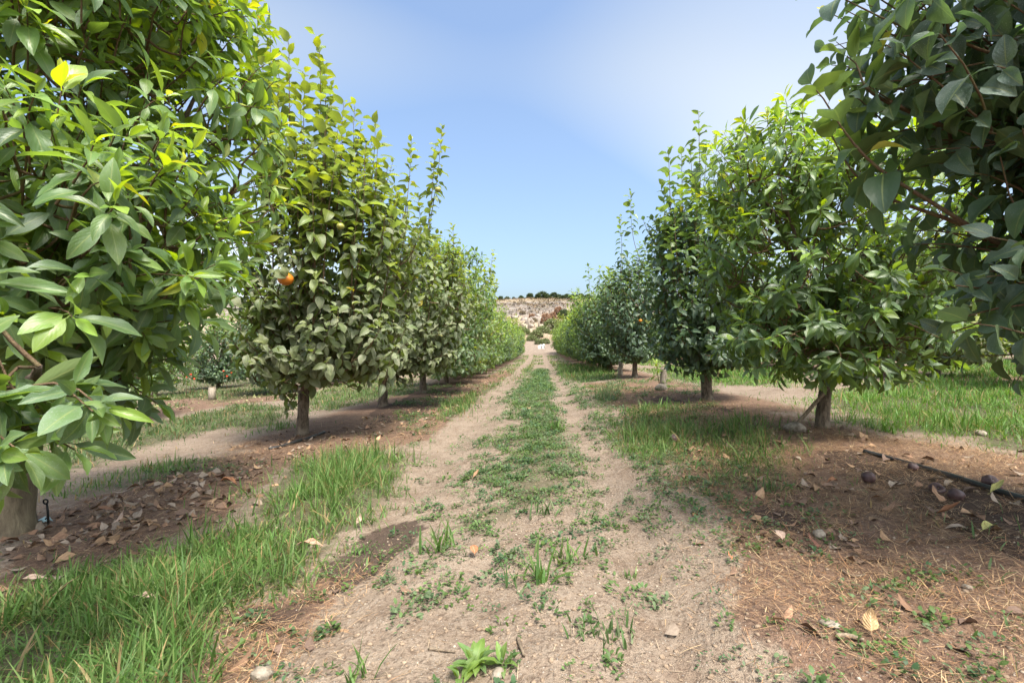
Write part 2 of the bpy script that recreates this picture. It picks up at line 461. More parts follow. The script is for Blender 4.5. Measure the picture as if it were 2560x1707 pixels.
WEED = [    # low broad-leaved weeds
    (poly((1205, 890), (1228, 850), (1265, 850), (1285, 895), (1310, 1000), (1310, 1120), (1260, 1165), (1110, 1140), (1165, 1040), (1195, 960)), 5600, 0.24),
    (poly((1035, 1210), (1080, 1155), (1180, 1150), (1180, 1195), (1110, 1215)), 4200, 0.08),
    (poly((1380, 1060), (1440, 1020), (1600, 1060), (1680, 1180), (1660, 1290), (1560, 1250), (1480, 1190), (1400, 1120)), 1300, 0.16),
    (poly((800, 1460), (960, 1330), (1060, 1260), (1300, 1230), (1340, 1330), (1240, 1420), (1200, 1560), (1080, 1540), (860, 1560)), 1500, 0.25),
    (poly((1600, 1568), (1640, 1440), (1760, 1420), (1850, 1568), (1850, 1650), (1600, 1650)), 1500, 0.14),
    (poly((2000, 1568), (2030, 1500), (2150, 1480), (2300, 1560), (2300, 1650), (2000, 1650)), 2200, 0.14),
    (poly((1480, 1300), (1560, 1290), (1640, 1370), (1560, 1400)), 800, 0.15),
    (poly((1350, 1420), (1410, 1390), (1470, 1440), (1400, 1480)), 2200, 0.06),
    (poly((960, 1080), (1060, 1000), (1180, 990), (1150, 1100), (1040, 1140), (900, 1130)), 420, 0.2),
    (poly((1330, 900), (1380, 900), (1440, 1010), (1420, 1060), (1360, 1000)), 1500, 0.12),
    (poly((760, 1270), (850, 1205), (930, 1160), (940, 1190), (860, 1240), (800, 1290)), 900, 0.10),
    (poly((230, 1120), (330, 1098), (560, 1050), (620, 1060), (420, 1110)), 700, 0.10),
]
LITTER = [
    poly((-100, 1480), (60, 1240), (200, 1150), (420, 1080), (600, 1010), (800, 985), (940, 930), (1060, 880), (1180, 845), (1210, 845), (1130, 885), (1010, 985), (960, 1010), (880, 1035), (700, 1055), (560, 1150), (430, 1250), (200, 1310), (20, 1420)),
    poly((430, 1568), (460, 1450), (520, 1380), (680, 1330), (780, 1300), (840, 1330), (790, 1420), (700, 1480), (700, 1568), (700, 1700), (430, 1700)),
    poly((1330, 880), (1420, 880), (1560, 905), (1800, 960), (2100, 1010), (2500, 1060), (2500, 1700), (1900, 1700), (1840, 1500), (1730, 1350), (1680, 1240), (1660, 1150), (1540, 1070), (1450, 960)),
    poly((2050, 880), (2200, 860), (2500, 870), (2500, 890), (2150, 895)),
    poly((300, 935), (420, 905), (640, 890), (640, 920), (420, 945)),
]
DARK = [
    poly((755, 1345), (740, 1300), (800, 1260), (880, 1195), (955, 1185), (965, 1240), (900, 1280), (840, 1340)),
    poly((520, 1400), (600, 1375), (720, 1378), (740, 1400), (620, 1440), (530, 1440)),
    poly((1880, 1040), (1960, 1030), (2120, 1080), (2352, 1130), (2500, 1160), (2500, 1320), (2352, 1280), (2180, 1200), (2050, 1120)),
    poly((850, 950), (950, 905), (1060, 880), (1060, 895), (990, 945), (880, 975)),  # shade under the third left tree's crown, painted into the soil colour
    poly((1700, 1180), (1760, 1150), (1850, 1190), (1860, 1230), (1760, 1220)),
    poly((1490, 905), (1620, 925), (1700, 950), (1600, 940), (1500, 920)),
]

def track(x, y):
    wv = (fbm(x * 0 + 3.3, y * 0.5, 71, 3) - 0.5) * 0.35
    return np.maximum(np.exp(-(np.abs(x + 0.98 + wv) / 0.30) ** 4), np.exp(-(np.abs(x - 0.50 + wv) / 0.20) ** 4)) * np.clip((y - 2.2) / 1.5, 0, 1) * np.clip((60 - y) / 10, 0, 1)

def zones(x, y):
    w = warp(x, y)
    lit = np.zeros(len(x)); drk = np.zeros(len(x)); grn = np.zeros(len(x))
    for i, p in enumerate(LITTER): lit = np.maximum(lit, soft(p, x, y, 0.24, w, 6))
    row = np.maximum(np.exp(-((x + 3.0) / 0.85) ** 4), np.exp(-((x - 2.75) / 0.85) ** 4)) * (y > 6)
    for c in (-8.4, 8.2, -13.8, 13.6): row = np.maximum(row, np.exp(-((x - c) / 0.9) ** 4))
    row = np.maximum(row, (np.abs(x) > 1.4) * (y < 1.6) * 1.0)
    lit = np.maximum(lit, row * (0.6 + 0.5 * fbm(x * 1.3, y * 1.3, 77)))
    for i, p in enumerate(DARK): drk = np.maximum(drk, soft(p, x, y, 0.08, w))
    for i, (p, den, h, c, a) in enumerate(GRASS): grn = np.maximum(grn, soft(p, x, y, a, w) * min(1, den / 3200))
    for i, (p, den, a) in enumerate(WEED): grn = np.maximum(grn, soft(p, x, y, a, w) * min(1, den / 5000) * 0.8)
    tk = track(x, y)
    return np.stack([np.clip(lit * (1 - 0.9 * tk), 0, 1), np.clip(drk, 0, 1), np.clip(grn * (1 - 0.9 * tk), 0, 1)], -1)

def ground_mat():
    m, nt = newmat('orchard_soil'); T = NT(nt)
    tc = T.n('ShaderNodeTexCoord').outputs['Object']
    z = T.rgb(T.attr('zone')); lit, drk, grn = z[0], z[1], z[2]
    n1 = T.noise(tc, 1.7, 5, 0.6); n2 = T.noise(tc, 11, 5, 0.65); n3 = T.noise(tc, 60, 4, 0.6); n4 = T.noise(tc, 210, 2)
    dirt = T.mix(T.rng(T.math('ADD', T.math('MULTIPLY', n1, 0.6), T.math('MULTIPLY', T.noise(tc, 4.2, 4, 0.6), 0.4)), 0.40, 0.60), (0.153, 0.109, 0.078), (0.245, 0.188, 0.140))
    dirt = T.mix(T.rng(n2, 0.38, 0.68, 0, 0.6), dirt, (0.271, 0.218, 0.169))
    dirt = T.mix(T.rng(n3, 0.50, 0.68, 0, 0.8), dirt, (0.089, 0.059, 0.042))
    grit = T.voro(tc, 85).outputs['Distance']
    gv = T.voro(tc, 85).outputs['Color']
    gm = T.math('MULTIPLY', T.rng(grit, 0.22, 0.30, 1, 0), T.rng(T.rgb(gv)[0], 0.72, 0.78))
    dirt = T.mix(T.math('MULTIPLY', gm, 0.8), dirt, (0.353, 0.308, 0.261))
    litc = T.mix(T.rng(n2, 0.35, 0.65), (0.109, 0.065, 0.045), (0.205, 0.129, 0.086))
    litc = T.mix(T.rng(n3, 0.45, 0.7, 0, 0.8), litc, (0.056, 0.035, 0.028))
    litc = T.mix(T.rng(n4, 0.55, 0.7, 0, 0.6), litc, (0.261, 0.174, 0.110))
    litc = T.mix(T.math('MULTIPLY', gm, 0.6), litc, (0.355, 0.293, 0.247))
    litw = T.rng(T.math('ADD', lit, T.math('MULTIPLY', T.math('SUBTRACT', n2, 0.5), 1.1)), 0.32, 0.72)
    col = T.mix(litw, dirt, litc)
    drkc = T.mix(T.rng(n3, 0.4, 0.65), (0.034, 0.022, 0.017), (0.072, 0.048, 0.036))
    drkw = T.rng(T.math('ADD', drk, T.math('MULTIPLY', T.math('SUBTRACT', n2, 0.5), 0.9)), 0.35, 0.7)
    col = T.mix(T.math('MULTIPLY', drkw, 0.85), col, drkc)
    gw = T.rng(T.math('ADD', grn, T.math('MULTIPLY', T.math('SUBTRACT', n2, 0.5), 0.9)), 0.35, 0.9)
    col = T.mix(T.math('MULTIPLY', gw, 0.72), col, T.mix(n3, (0.030, 0.034, 0.014), (0.068, 0.079, 0.029)))
    h = T.math('ADD', T.math('ADD', T.math('MULTIPLY', n2, 1.7), T.math('MULTIPLY', n3, 0.6)), T.math('ADD', T.math('MULTIPLY', n4, 0.25), T.math('MULTIPLY', gm, 0.35)))
    T.out(T.princ(col, 0.92, 0.15, T.bump(h, 0.85, 0.022)))
    return m

def grid_sheet(name, xs, ys, mat, attr_fn=None, dz=0.0):
    X, Y = np.meshgrid(xs, ys); x = X.ravel(); y = Y.ravel()
    V = np.stack([x, y, height(x, y) + dz], -1)
    nx, ny = len(xs), len(ys)
    i = np.arange(ny - 1)[:, None] * nx; j = np.arange(nx - 1)[None, :]
    F = np.stack([i + j, i + j + 1, i + nx + j + 1, i + nx + j], -1).reshape(-1, 4)
    at = {'zone': attr_fn(x, y)} if attr_fn else None
    return obj(name, mesh(name, V, F, mat, at))

xs = np.concatenate([-np.geomspace(3.6, 260, 60)[::-1], np.linspace(-3.5, 3.5, 200), np.geomspace(3.6, 260, 60)])
ys = np.concatenate([np.linspace(-40, 0.7, 26), np.geomspace(0.8, 80, 330)])
ground = grid_sheet('ground', xs, ys, ground_mat(), zones)
tag(ground, 'bare orchard soil with wheel tracks, leaf litter and patches of grass', kind='structure')

# ------------------------------------------------------------------ the dry hillside beyond the orchard
def hill_mat():
    m, nt = newmat('dry_hillside'); T = NT(nt)
    tc = T.n('ShaderNodeTexCoord').outputs['Object']
    z = T.rgb(T.attr('zone'))
    n1 = T.noise(tc, 0.09, 5, 0.6); n2 = T.noise(tc, 0.55, 5, 0.65); n3 = T.noise(tc, 2.2, 4, 0.6)
    dry = T.mix(T.rng(n1, 0.35, 0.65), (0.230, 0.169, 0.112), (0.360, 0.288, 0.198))
    dry = T.mix(T.rng(n2, 0.5, 0.72, 0, 0.7), dry, (0.158, 0.119, 0.083))
    rock = T.mix(T.rng(n2, 0.38, 0.62), (0.122, 0.097, 0.083), (0.274, 0.238, 0.205))
    rock = T.mix(T.rng(n3, 0.55, 0.7, 0, 0.8), rock, (0.072, 0.058, 0.047))
    col = T.mix(T.rng(T.math('ADD', z[0], T.math('MULTIPLY', T.math('SUBTRACT', n2, 0.5), 1.2)), 0.35, 0.65), dry, rock)
    col = T.mix(T.math('MULTIPLY', z[2], T.rng(n2, 0.35, 0.6)), col, (0.403, 0.335, 0.245))
    col = T.mix(T.math('MULTIPLY', T.rng(n3, 0.56, 0.66, 0, 0.75), z[1]), col, (0.094, 0.083, 0.040))
    T.out(T.princ(col, 0.95, 0.1, T.bump(T.math('ADD', n2, T.math('MULTIPLY', n3, 0.5)), 0.9, 0.8)))
    return m

def hill_zone(x, y):
    z = height(x, y)
    rock = np.clip((z - 7.5) / 3, 0, 1) * np.clip((22 - z) / 4, 0.2, 1)
    path = np.exp(-((z - 5.8) / 1.6) ** 2)
    return np.stack([rock * 0.7, 0.35 + 0.4 * np.clip((z - 16) / 4, 0, 1), path], -1)
hx = np.concatenate([-np.geomspace(42, 300, 50)[::-1], np.linspace(-40, 40, 160), np.geomspace(42, 300, 50)])
hy = np.concatenate([np.linspace(78.5, 160, 130), np.linspace(161, 300, 70)])
hill = grid_sheet('hill', hx, hy, hill_mat(), hill_zone, -0.06)
tag(hill, 'dry rocky hillside beyond the end of the orchard', kind='structure')

# ------------------------------------------------------------------ leaves
def leaf_shape(kind, ns, nc, curl, fold, wave, ph, notch=False, wide=1.0, twist=0.0):
    """unit leaf: base at 0, along +Y, face up +Z, length 1 with its stalk"""
    t = np.linspace(0, 1, ns)
    st = 0.13 if kind != 'blade' else 0.02
    s = np.concatenate([[0.0], st + (1 - st) * t])           # stalk first, then the blade
    tb = np.clip((s - st) / (1 - st), 0, 1)
    if kind == 'avo':
        w = 0.172 * np.sin(np.pi * tb ** 0.92) ** 0.85
    elif kind == 'per':
        w = 0.315 * np.sin(np.pi * tb ** 0.80) ** 0.72 * (1 - 0.22 * tb)
    else:
        w = 0.25 * np.sin(np.pi * tb) ** 0.8
    w = np.maximum(w * wide, 0.010); w[0] = 0.012
    ang = -curl * s ** 1.3 + 0.25
    ds = np.diff(s, prepend=0)
    y = np.cumsum(np.cos(ang) * ds); zc = np.cumsum(np.sin(ang) * ds)
    c = np.linspace(-1, 1, nc)
    X = w[:, None] * c[None, :]
    if notch:
        X = X * np.where((c[None, :] > 0.4) & (np.abs(s[:, None] - 0.55) < 0.09), 0.45, 1.0)
    Z = zc[:, None] + np.abs(X) * fold + wave * np.sin(s[:, None] * 11 + ph + c[None, :] * 1.3) * np.abs(c)[None, :] * (w[:, None] / 0.2)
    Y = np.repeat(y[:, None], nc, 1) + wave * 0.4 * np.sin(s[:, None] * 7 + ph * 2) * c[None, :]
    Xo = X * (1 - 0.18 * abs(fold)) + 0.02 * np.sin(s[:, None] * 3 + ph)
    ta = twist * s[:, None]; Zr = Z - zc[:, None]
    Xo, Z = Xo * np.cos(ta) - Zr * np.sin(ta), zc[:, None] + Xo * np.sin(ta) + Zr * np.cos(ta)
    V = np.stack([Xo, Y, Z], -1).reshape(-1, 3)
    n = len(s)
    i = np.arange(n - 1)[:, None] * nc; j = np.arange(nc - 1)[None, :]
    F = np.stack([i + j, i + j + 1, i + nc + j + 1, i + nc + j], -1).reshape(-1, 4)
    uv = np.stack([np.repeat(((c + 1) / 2)[None, :], n, 0), np.repeat(s[:, None], nc, 1)], -1).reshape(-1, 2)
    return V, F, uv

LEAFSETS = {}; NV = 12
def leafset(kind, lod):
    key = (kind, lod)
    if key not in LEAFSETS:
        ns, nc = {0: (8, 5), 1: (5, 3), 2: (4, 3)}[lod]
        r = np.random.default_rng(5)
        L = []
        for k in range(NV):
            curl = r.uniform(0.35, 1.25) if kind == 'per' else r.uniform(0.1, 1.0)
            L.append(leaf_shape(kind, ns, nc, curl, r.uniform(0.12, 0.55), r.uniform(0.01, 0.05), r.uniform(0, 6), notch=(k in (5, 9) and lod == 0), wide=r.uniform(0.72, 1.2), twist=r.normal(0, 0.45)))
        LEAFSETS[key] = L
    return LEAFSETS[key]

class Leaves:
    def __init__(s): s.pos = []; s.d = []; s.n = []; s.L = []; s.c = []
    def add(s, pos, d, n, L, c): s.pos.append(pos); s.d.append(d); s.n.append(n); s.L.append(L); s.c.append(c)
    def arrays(s):
        d = nrm(np.array(s.d)); n = np.array(s.n, float)
        n = nrm(n - (n * d).sum(-1, keepdims=True) * d)
        return np.array(s.pos, float), d, n, np.array(s.L), np.array(s.c)

def build_leaves(name, kind, lod, A, mat, var):
    pos, d, n, L, c = A
    sx = np.cross(d, n)
    LS = leafset(kind, lod)
    Vs, Fs, Us, Cs = [], [], [], []; off = 0
    for k in range(NV):
        ix = np.where(var == k)[0]
        if not len(ix): continue
        v, f, uv = LS[k]
        W = pos[ix][:, None, :] + L[ix][:, None, None] * (v[None, :, 0:1] * sx[ix][:, None, :] + v[None, :, 1:2] * d[ix][:, None, :] + v[None, :, 2:3] * n[ix][:, None, :])
        Vs.append(W.reshape(-1, 3))
        Fs.append((f[None] + (np.arange(len(ix)) * len(v))[:, None, None]).reshape(-1, 4) + off)
        Us.append(np.tile(uv, (len(ix), 1))); Cs.append(np.repeat(c[ix], len(v), 0))
        off += len(ix) * len(v)
    return mesh(name, np.concatenate(Vs), np.concatenate(Fs), mat, {'leafcol': np.concatenate(Cs)}, np.concatenate(Us))

UP = np.array([0, 0, 1.0])
def shoot_leaves(LV, pts, kind, r, nl, size, young, dust, spread=1.0, flush_len=0.42, hang=0.0, outd=None, base_t=0.14):
    """leaves set spirally along a shoot"""
    pts = np.asarray(pts); m = len(pts)
    seg = np.linalg.norm(np.diff(pts, axis=0), axis=1); cum = np.concatenate([[0], np.cumsum(seg)]); tot = cum[-1]
    az = r.uniform(0, 6.28)
    for i in range(nl):
        f = i / max(nl - 1, 1)                        # 0 at the tip
        s = tot * (1 - f * spread) if kind == 'per' else tot * (1 - spread * f ** 1.3)
        k = min(np.searchsorted(cum, s, side='right') - 1, m - 2); k = max(k, 0)
        q = (s - cum[k]) / (seg[k] + 1e-9)
        p = pts[k] * (1 - q) + pts[k + 1] * q
        ax = nrm(pts[k + 1] - pts[k])
        az += 2.4 + r.normal(0, 0.25)
        u = nrm(np.cross(ax, [0.3, 0.5, 0.77])); w = np.cross(ax, u)
        rad = u * math.cos(az) + w * math.sin(az)
        if kind == 'per':
            e = math.radians(48 - 55 * min(1, f * 1.5)) + r.normal(0, 0.2)
        else:
            e = math.radians(62 - 80 * min(1, f * 1.25)) + r.normal(0, 0.22)
        d = rad * math.cos(e) + ax * math.sin(e)
        d = d + np.array([0, 0, -0.28 * f]) + r.normal(0, 0.12, 3)
        n = 0.65 * UP + 0.45 * ax - 0.25 * rad + r.normal(0, 0.22, 3)
        if hang > 0:
            hk = hang * r.uniform(0.3, 1.3) * min(1, f * 2 + 0.2)
            d = nrm(d) + np.array([0, 0, -1.0]) * hk
            n = nrm(n) + 1.1 * hk * (0.6 * nrm(outd) + 0.4 * rad)
        L = size * (0.55 + 0.45 * min(1, (f + 0.06) * 3.2)) * r.uniform(0.62, 1.2)
        y = max(0.0, 1 - f / flush_len) if f < flush_len else 0
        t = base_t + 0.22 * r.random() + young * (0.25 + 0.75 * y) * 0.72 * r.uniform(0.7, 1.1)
        if r.random() < 0.005: t = 0.98
        du = dust * r.uniform(0.25, 1.1) * (1 - 0.8 * min(1, young * y * 1.3))
        LV.add(p, d, n, L, (min(t, 1), min(du, 1), r.random()))

def bent(a, b, r, sag=0.0, n=4, j=0.05):
    a = np.asarray(a, float); b = np.asarray(b, float); t = np.linspace(0, 1, n)[:, None]
    p = a + (b - a) * t
    L = np.linalg.norm(b - a)
    off = r.normal(0, j, 3) * L; off[2] += sag * L
    return p + np.sin(t * np.pi) * off

def make_tree(kind, base, lobes, seed, leaders=(), trunk_r=0.085, fork=0.6, lean=(0, 0), gap=0.27, size=0.16, dust=0.7, young=0.6,
              lead_len=1.2, lod=1, mats=None, limbs=4, inner=0.35, trunk_top=None, leaf_n=(8, 12), lod_sides=(10, 6, 4), upright=0.5, youngz=1.6, base_t=0.14, lead_young=0.48):
    """returns dict with trunk, limb and twig tubes and leaf arrays, all relative to base"""
    r = np.random.default_rng(seed)
    base = np.asarray(base, float)
    LV = Leaves(); gz = hz(base[0], base[1])
    C = np.mean([np.asarray(l[0]) for l in lobes], axis=0) - base
    ftop = np.array([lean[0], lean[1], fork])
    trunk = Tubes()
    tt = np.linspace(0, 1, 9)[:, None]
    tp = np.array([0, 0, -0.06]) + tt * (ftop - np.array([0, 0, -0.06])) + np.sin(tt * 3.1) * r.normal(0, 0.015, 3)
    trad = trunk_r * (1.0 + 0.55 * np.exp(-tt[:, 0] * 9) - 0.12 * tt[:, 0])
    trunk.add(tp, trad, lod_sides[0] + 4, wob=0.05)
    limbL = []; nodes = [ftop]; twigs = Tubes()
    # limbs towards the lobes
    targets = []
    for i in range(limbs):
        lb = lobes[i % len(lobes)]
        c = np.asarray(lb[0]) - base; R = np.asarray(lb[1])
        a = 6.283 * i / limbs + r.normal(0, 0.35)
        targets.append(c + R * np.array([0.55 * math.cos(a), 0.55 * math.sin(a), r.uniform(0.0, 0.55)]))
    for tg in targets:
        tb = Tubes()
        mid = ftop + (tg - ftop) * 0.45; mid[2] += 0.12 * np.linalg.norm(tg - ftop) * 0.5
        p = smooth_path([ftop - np.array([0, 0, 0.05]), mid + r.normal(0, 0.06, 3), tg], 6)
        p[1:-1] += r.normal(0, 0.012, (len(p) - 2, 3))
        tb.add(p, np.linspace(trunk_r * 0.6, 0.009, len(p)), lod_sides[1] + 2, wob=0.03)
        nodes += list(p[2:]); limbL.append(tb)
    # shoots
    S = []
    for c, R, wgt in lobes:
        c = np.asarray(c) - base; R = np.asarray(R, float)
        pp = 1.6; ab = ((R[0] * R[1]) ** pp + (R[0] * R[2]) ** pp + (R[1] * R[2]) ** pp) / 3
        n = int(wgt * 4 * math.pi * ab ** (1 / pp) / gap ** 2)
        for _ in range(n + int(n * inner)):
            v = nrm(r.normal(0, 1, 3)); sh = r.uniform(0.80, 1.06) if _ < n else r.uniform(0.35, 0.8)
            tip = c + v * R * sh
            # keep shell shoots of one lobe from crowding inside another
            if tip[2] + base[2] - gz < 0.22: continue
            S.append((tip, v, sh))
    S.sort(key=lambda q: np.linalg.norm(q[0] - ftop))
    NP = np.array(nodes); top = max(l[0][2] + l[1][2] for l in lobes) - base[2]
    for tip, v, sh in S:
        out = nrm(tip - ftop)
        if kind == 'per':
            up = upright * (0.4 + 0.9 * np.clip((tip[2] - 0.9) / 1.6, 0, 1))
            dr = nrm(v * 0.6 + out * 0.3 + UP * up * 1.6 + r.normal(0, 0.18, 3)); ln = r.uniform(0.32, 0.6)
        else:
            dr = nrm(v * 0.8 + out * 0.4 + UP * (0.35 if tip[2] > 1.0 else -0.1) + r.normal(0, 0.2, 3)); ln = r.uniform(0.22, 0.38)
        b = tip - dr * ln
        i = np.argmin(((NP - b) ** 2).sum(1)); q = NP[i]
        if np.linalg.norm(q - b) > 0.05:
            p = bent(q, b, r, -0.04, 5, 0.05)
            L = np.linalg.norm(q - b)
            twigs.add(p, np.linspace(0.006 + 0.010 * min(L, 1), 0.005, 5), lod_sides[2], cap=False)
            NP = np.vstack([NP, p[2:]])
        sp = bent(b, tip, r, 0.05, 4, 0.05)
        twigs.add(sp, np.linspace(0.0055, 0.0022, 4), lod_sides[2], cap=False)
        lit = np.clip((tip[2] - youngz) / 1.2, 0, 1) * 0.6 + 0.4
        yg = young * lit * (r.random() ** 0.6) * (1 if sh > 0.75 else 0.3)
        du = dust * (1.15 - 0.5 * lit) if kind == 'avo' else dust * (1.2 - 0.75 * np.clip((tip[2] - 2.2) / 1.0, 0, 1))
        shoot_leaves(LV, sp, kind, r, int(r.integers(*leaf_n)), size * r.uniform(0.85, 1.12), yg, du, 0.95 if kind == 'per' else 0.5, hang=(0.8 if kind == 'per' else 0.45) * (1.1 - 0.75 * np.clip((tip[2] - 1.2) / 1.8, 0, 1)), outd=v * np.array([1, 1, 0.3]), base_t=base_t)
    for tip in leaders:
        tip = np.asarray(tip, float) - base
        ln = lead_len * r.uniform(0.85, 1.15)
        b = tip + (nrm(C * np.array([1, 1, 0]) + np.array([0, 0, C[2] - 0.4]) - tip) * 0.35 - UP) * ln
        below = NP[:, 2] < tip[2] - 0.6 * ln
        i = np.argmin(((NP - b) ** 2).sum(1) + np.where(below, 0, 50)); q = NP[i]
        cc = np.array([tip[0] * 0.7 + q[0] * 0.3, tip[1] * 0.7 + q[1] * 0.3, q[2] + 0.3 * (tip[2] - q[2])]) + r.normal(0, 0.04, 3)
        tq = np.linspace(0, 1, 14)[:, None]
        sp = (1 - tq) ** 2 * q + 2 * tq * (1 - tq) * cc + tq ** 2 * tip
        sp[1:-1] += 0.02 * np.sin(tq[1:-1] * r.uniform(5, 9) + r.uniform(0, 6)) * r.normal(0, 1, 3)
        pl_ = np.linalg.norm(np.diff(sp, axis=0), axis=1).sum(); ln = min(ln, pl_)
        twigs.add(sp, np.linspace(0.011, 0.0025, len(sp)), lod_sides[2] + 1, cap=False)
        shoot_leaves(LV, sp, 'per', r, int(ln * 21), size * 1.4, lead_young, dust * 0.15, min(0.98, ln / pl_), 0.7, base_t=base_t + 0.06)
    return dict(trunk=trunk, limbs=limbL, twigs=twigs, A=LV.arrays(), var=r.integers(0, NV, len(LV.L)), kind=kind, lod=lod, base=base, mats=mats)

def tree_root(name, base, label, group):
    return tag(empty(name, base), label, 'tree', group)

HERO = []
def add_hero(name, label, T, nsingle, bark=None, group=None):
    root = tree_root(name, T['base'], label, group or 'trees lining the track')
    obj('trunk', T['trunk'].mesh('trunk', bark or M_BARK), root)
    for lb in T['limbs']: obj('limb', lb.mesh('limb', M_LIMB), root)
    tw = obj('twigs', T['twigs'].mesh('twigs', M_TWIG), root); tw['kind'] = 'stuff'
    HERO.append((root, T, nsingle))
    return root

def finish_heroes():
    """the leaves that show largest become single leaf objects, the rest one crown mesh"""
    W, H = 640, 427; sc = W / 2560
    zb = np.full((H, W), 1e9); ib = np.full((H, W), -1, np.int64); tb = np.full((H, W), -1, np.int64)
    for t, (root, T, ns) in enumerate(HERO):
        pos, d, n, L, c = T['A']
        for f in (0.3, 0.5, 0.7, 0.9):
            p = pos + T['base'] + d * (L * f)[:, None]
            ok = p[:, 1] > 0.3
            px = ((VPX + FPX * p[:, 0] / np.maximum(p[:, 1], .3)) * sc); py = ((VPY - FPX * (p[:, 2] - CAMZ) / np.maximum(p[:, 1], .3)) * sc)
            rad = np.clip(FPX * L * 0.10 / np.maximum(p[:, 1], .3) * sc, 0.5, 8)
            for i in np.where(ok & (px > 0) & (px < W) & (py > 0) & (py < H))[0]:
                x0, x1 = int(max(px[i] - rad[i], 0)), int(min(px[i] + rad[i] + 1, W)); y0, y1 = int(max(py[i] - rad[i], 0)), int(min(py[i] + rad[i] + 1, H))
                s = zb[y0:y1, x0:x1]; k = s > p[i, 1]
                s[k] = p[i, 1]; ib[y0:y1, x0:x1][k] = i; tb[y0:y1, x0:x1][k] = t
    for t, (root, T, ns) in enumerate(HERO):
        pos, d, n, L, c = T['A']; N = len(L)
        cnt = np.bincount(ib[tb == t], minlength=N)
        order = np.argsort(-cnt)[:ns]; order = order[cnt[order] > 2]
        sel = np.zeros(N, bool); sel[order] = True
        rest = ~sel
        cr = obj('crown', build_leaves('crown', T['kind'], T['lod'], (pos[rest], d[rest], n[rest], L[rest], c[rest]), T['mats'][0], T['var'][rest]), root)
        cr['kind'] = 'stuff'
        key = (T['kind'], 0, T['mats'][1].name)
        if key not in LEAFMESH:
            LEAFMESH[key] = [mesh('leaf', v, f, T['mats'][1], None, uv) for v, f, uv in leafset(T['kind'], 0)]
        ms = LEAFMESH[key]
        for i in order:
            o = obj('leaf', ms[T['var'][i]], root)
            s = np.cross(d[i], n[i])
            o.matrix_local = Matrix([[s[0] * L[i], d[i][0] * L[i], n[i][0] * L[i], pos[i][0]], [s[1] * L[i], d[i][1] * L[i], n[i][1] * L[i], pos[i][1]],
                                     [s[2] * L[i], d[i][2] * L[i], n[i][2] * L[i], pos[i][2]], [0, 0, 0, 1]])
            o.color = (c[i][0], c[i][1], c[i][2], 1)
LEAFMESH = {}

def ground_at(x, y): return np.array([x, y, hz(x, y)])

# ---- the trees nearest the camera
b = ground_at(-3.22, 2.83)
T = make_tree('avo', b, [((-2.8, 2.8, 2.25), (1.12, 1.15, 1.35), 1.0), ((-2.15, 2.05, 1.5), (0.72, 0.6, 0.6), 1.0), ((-1.55, 1.36, 0.84), (0.26, 0.22, 0.2), 1.3),
              ((-2.35, 2.35, 0.95), (0.5, 0.4, 0.34), 0.9), ((-2.5, 2.6, 3.3), (0.9, 0.9, 0.6), 0.7)], 21, trunk_r=0.13, fork=0.5, gap=0.23, size=0.178, dust=0.6, young=1.25,
              lod=0, mats=(M_AVO, M_AVO_O), limbs=6, leaf_n=(10, 15), youngz=0.9, base_t=0.2)
add_hero('avocado_tree', 'leafy tree with long glossy leaves and pale thick trunk at the left edge', T, 300, M_PALE)

b = ground_at(-3.08, 6.1)
lead = [P(*q) for q in ((590, 10, 5.9), (618, 60, 6.0), (662, 92, 5.8), (728, 88, 5.9), (700, 170, 5.6), (790, 235, 5.7), (815, 245, 6.0), (862, 280, 5.9), (868, 330, 5.6), (640, 200, 5.5), (580, 150, 6.2), (760, 200, 6.3), (880, 420, 5.7), (605, 120, 5.6), (560, 60, 6.3), (635, 150, 6.2), (690, 240, 5.3), (745, 150, 6.1), (745, 280, 5.3), (840, 330, 5.4), (775, 300, 5.2), (905, 480, 5.5), (820, 400, 5.1), (680, 330, 5.1), (620, 300, 5.3), (720, 360, 5.0))]
T = make_tree('per', b, [((-2.62, 6.0, 2.1), (1.22, 1.1, 1.35), 1.0), ((-2.65, 5.65, 1.2), (1.1, 0.75, 0.62), 0.9), ((-2.75, 6.0, 3.2), (0.9, 0.8, 0.75), 0.55)], 33, lead, trunk_r=0.072, fork=0.55,
              lean=(0.03, 0), gap=0.275, lead_len=1.45, size=0.168, dust=0.78, young=0.62, lod=1, mats=(M_PER, M_PER_O), leaf_n=(9, 14), upright=0.7)
t2 = add_hero('persimmon_tree', 'tall dusty-leaved persimmon tree with one orange fruit, second in the left row', T, 300)

b = ground_at(-2.98, 8.98)
lead = [P(*q) for q in ((945, 322, 8.7), (1015, 292, 8.8), (1000, 340, 8.6), (985, 480, 8.5), (900, 430, 9.0), (1040, 520, 8.8), (960, 450, 8.4), (925, 470, 8.6), (1000, 560, 8.2), (1060, 580, 8.6))]
T = make_tree('per', b, [((-2.42, 8.9, 2.0), (1.28, 1.15, 1.35), 1.0), ((-2.5, 8.7, 1.05), (1.15, 0.85, 0.58), 0.9)], 47, lead, trunk_r=0.085, fork=0.6, gap=0.27, size=0.165, dust=0.8, young=0.65,
              lod=1, mats=(M_PER, M_PER_O), leaf_n=(9, 13), upright=0.6)
add_hero('persimmon_tree', 'persimmon tree with dark trunk and two tall shoots above its crown, third in left row', T, 300)

b = ground_at(-2.94, 11.9)
T = make_tree('avo', b, [((-2.5, 11.9, 2.2), (1.32, 1.2, 1.65), 1.0), ((-2.25, 11.4, 0.9), (1.1, 0.75, 0.55), 0.9)], 52, (), trunk_r=0.085, fork=0.6, gap=0.28, size=0.18, dust=0.6, young=0.8,
              lod=1, mats=(M_AVO, M_AVO_O), leaf_n=(9, 13))
add_hero('avocado_tree', 'dark avocado tree with low drooping leaves, fourth in the left row', T, 250)

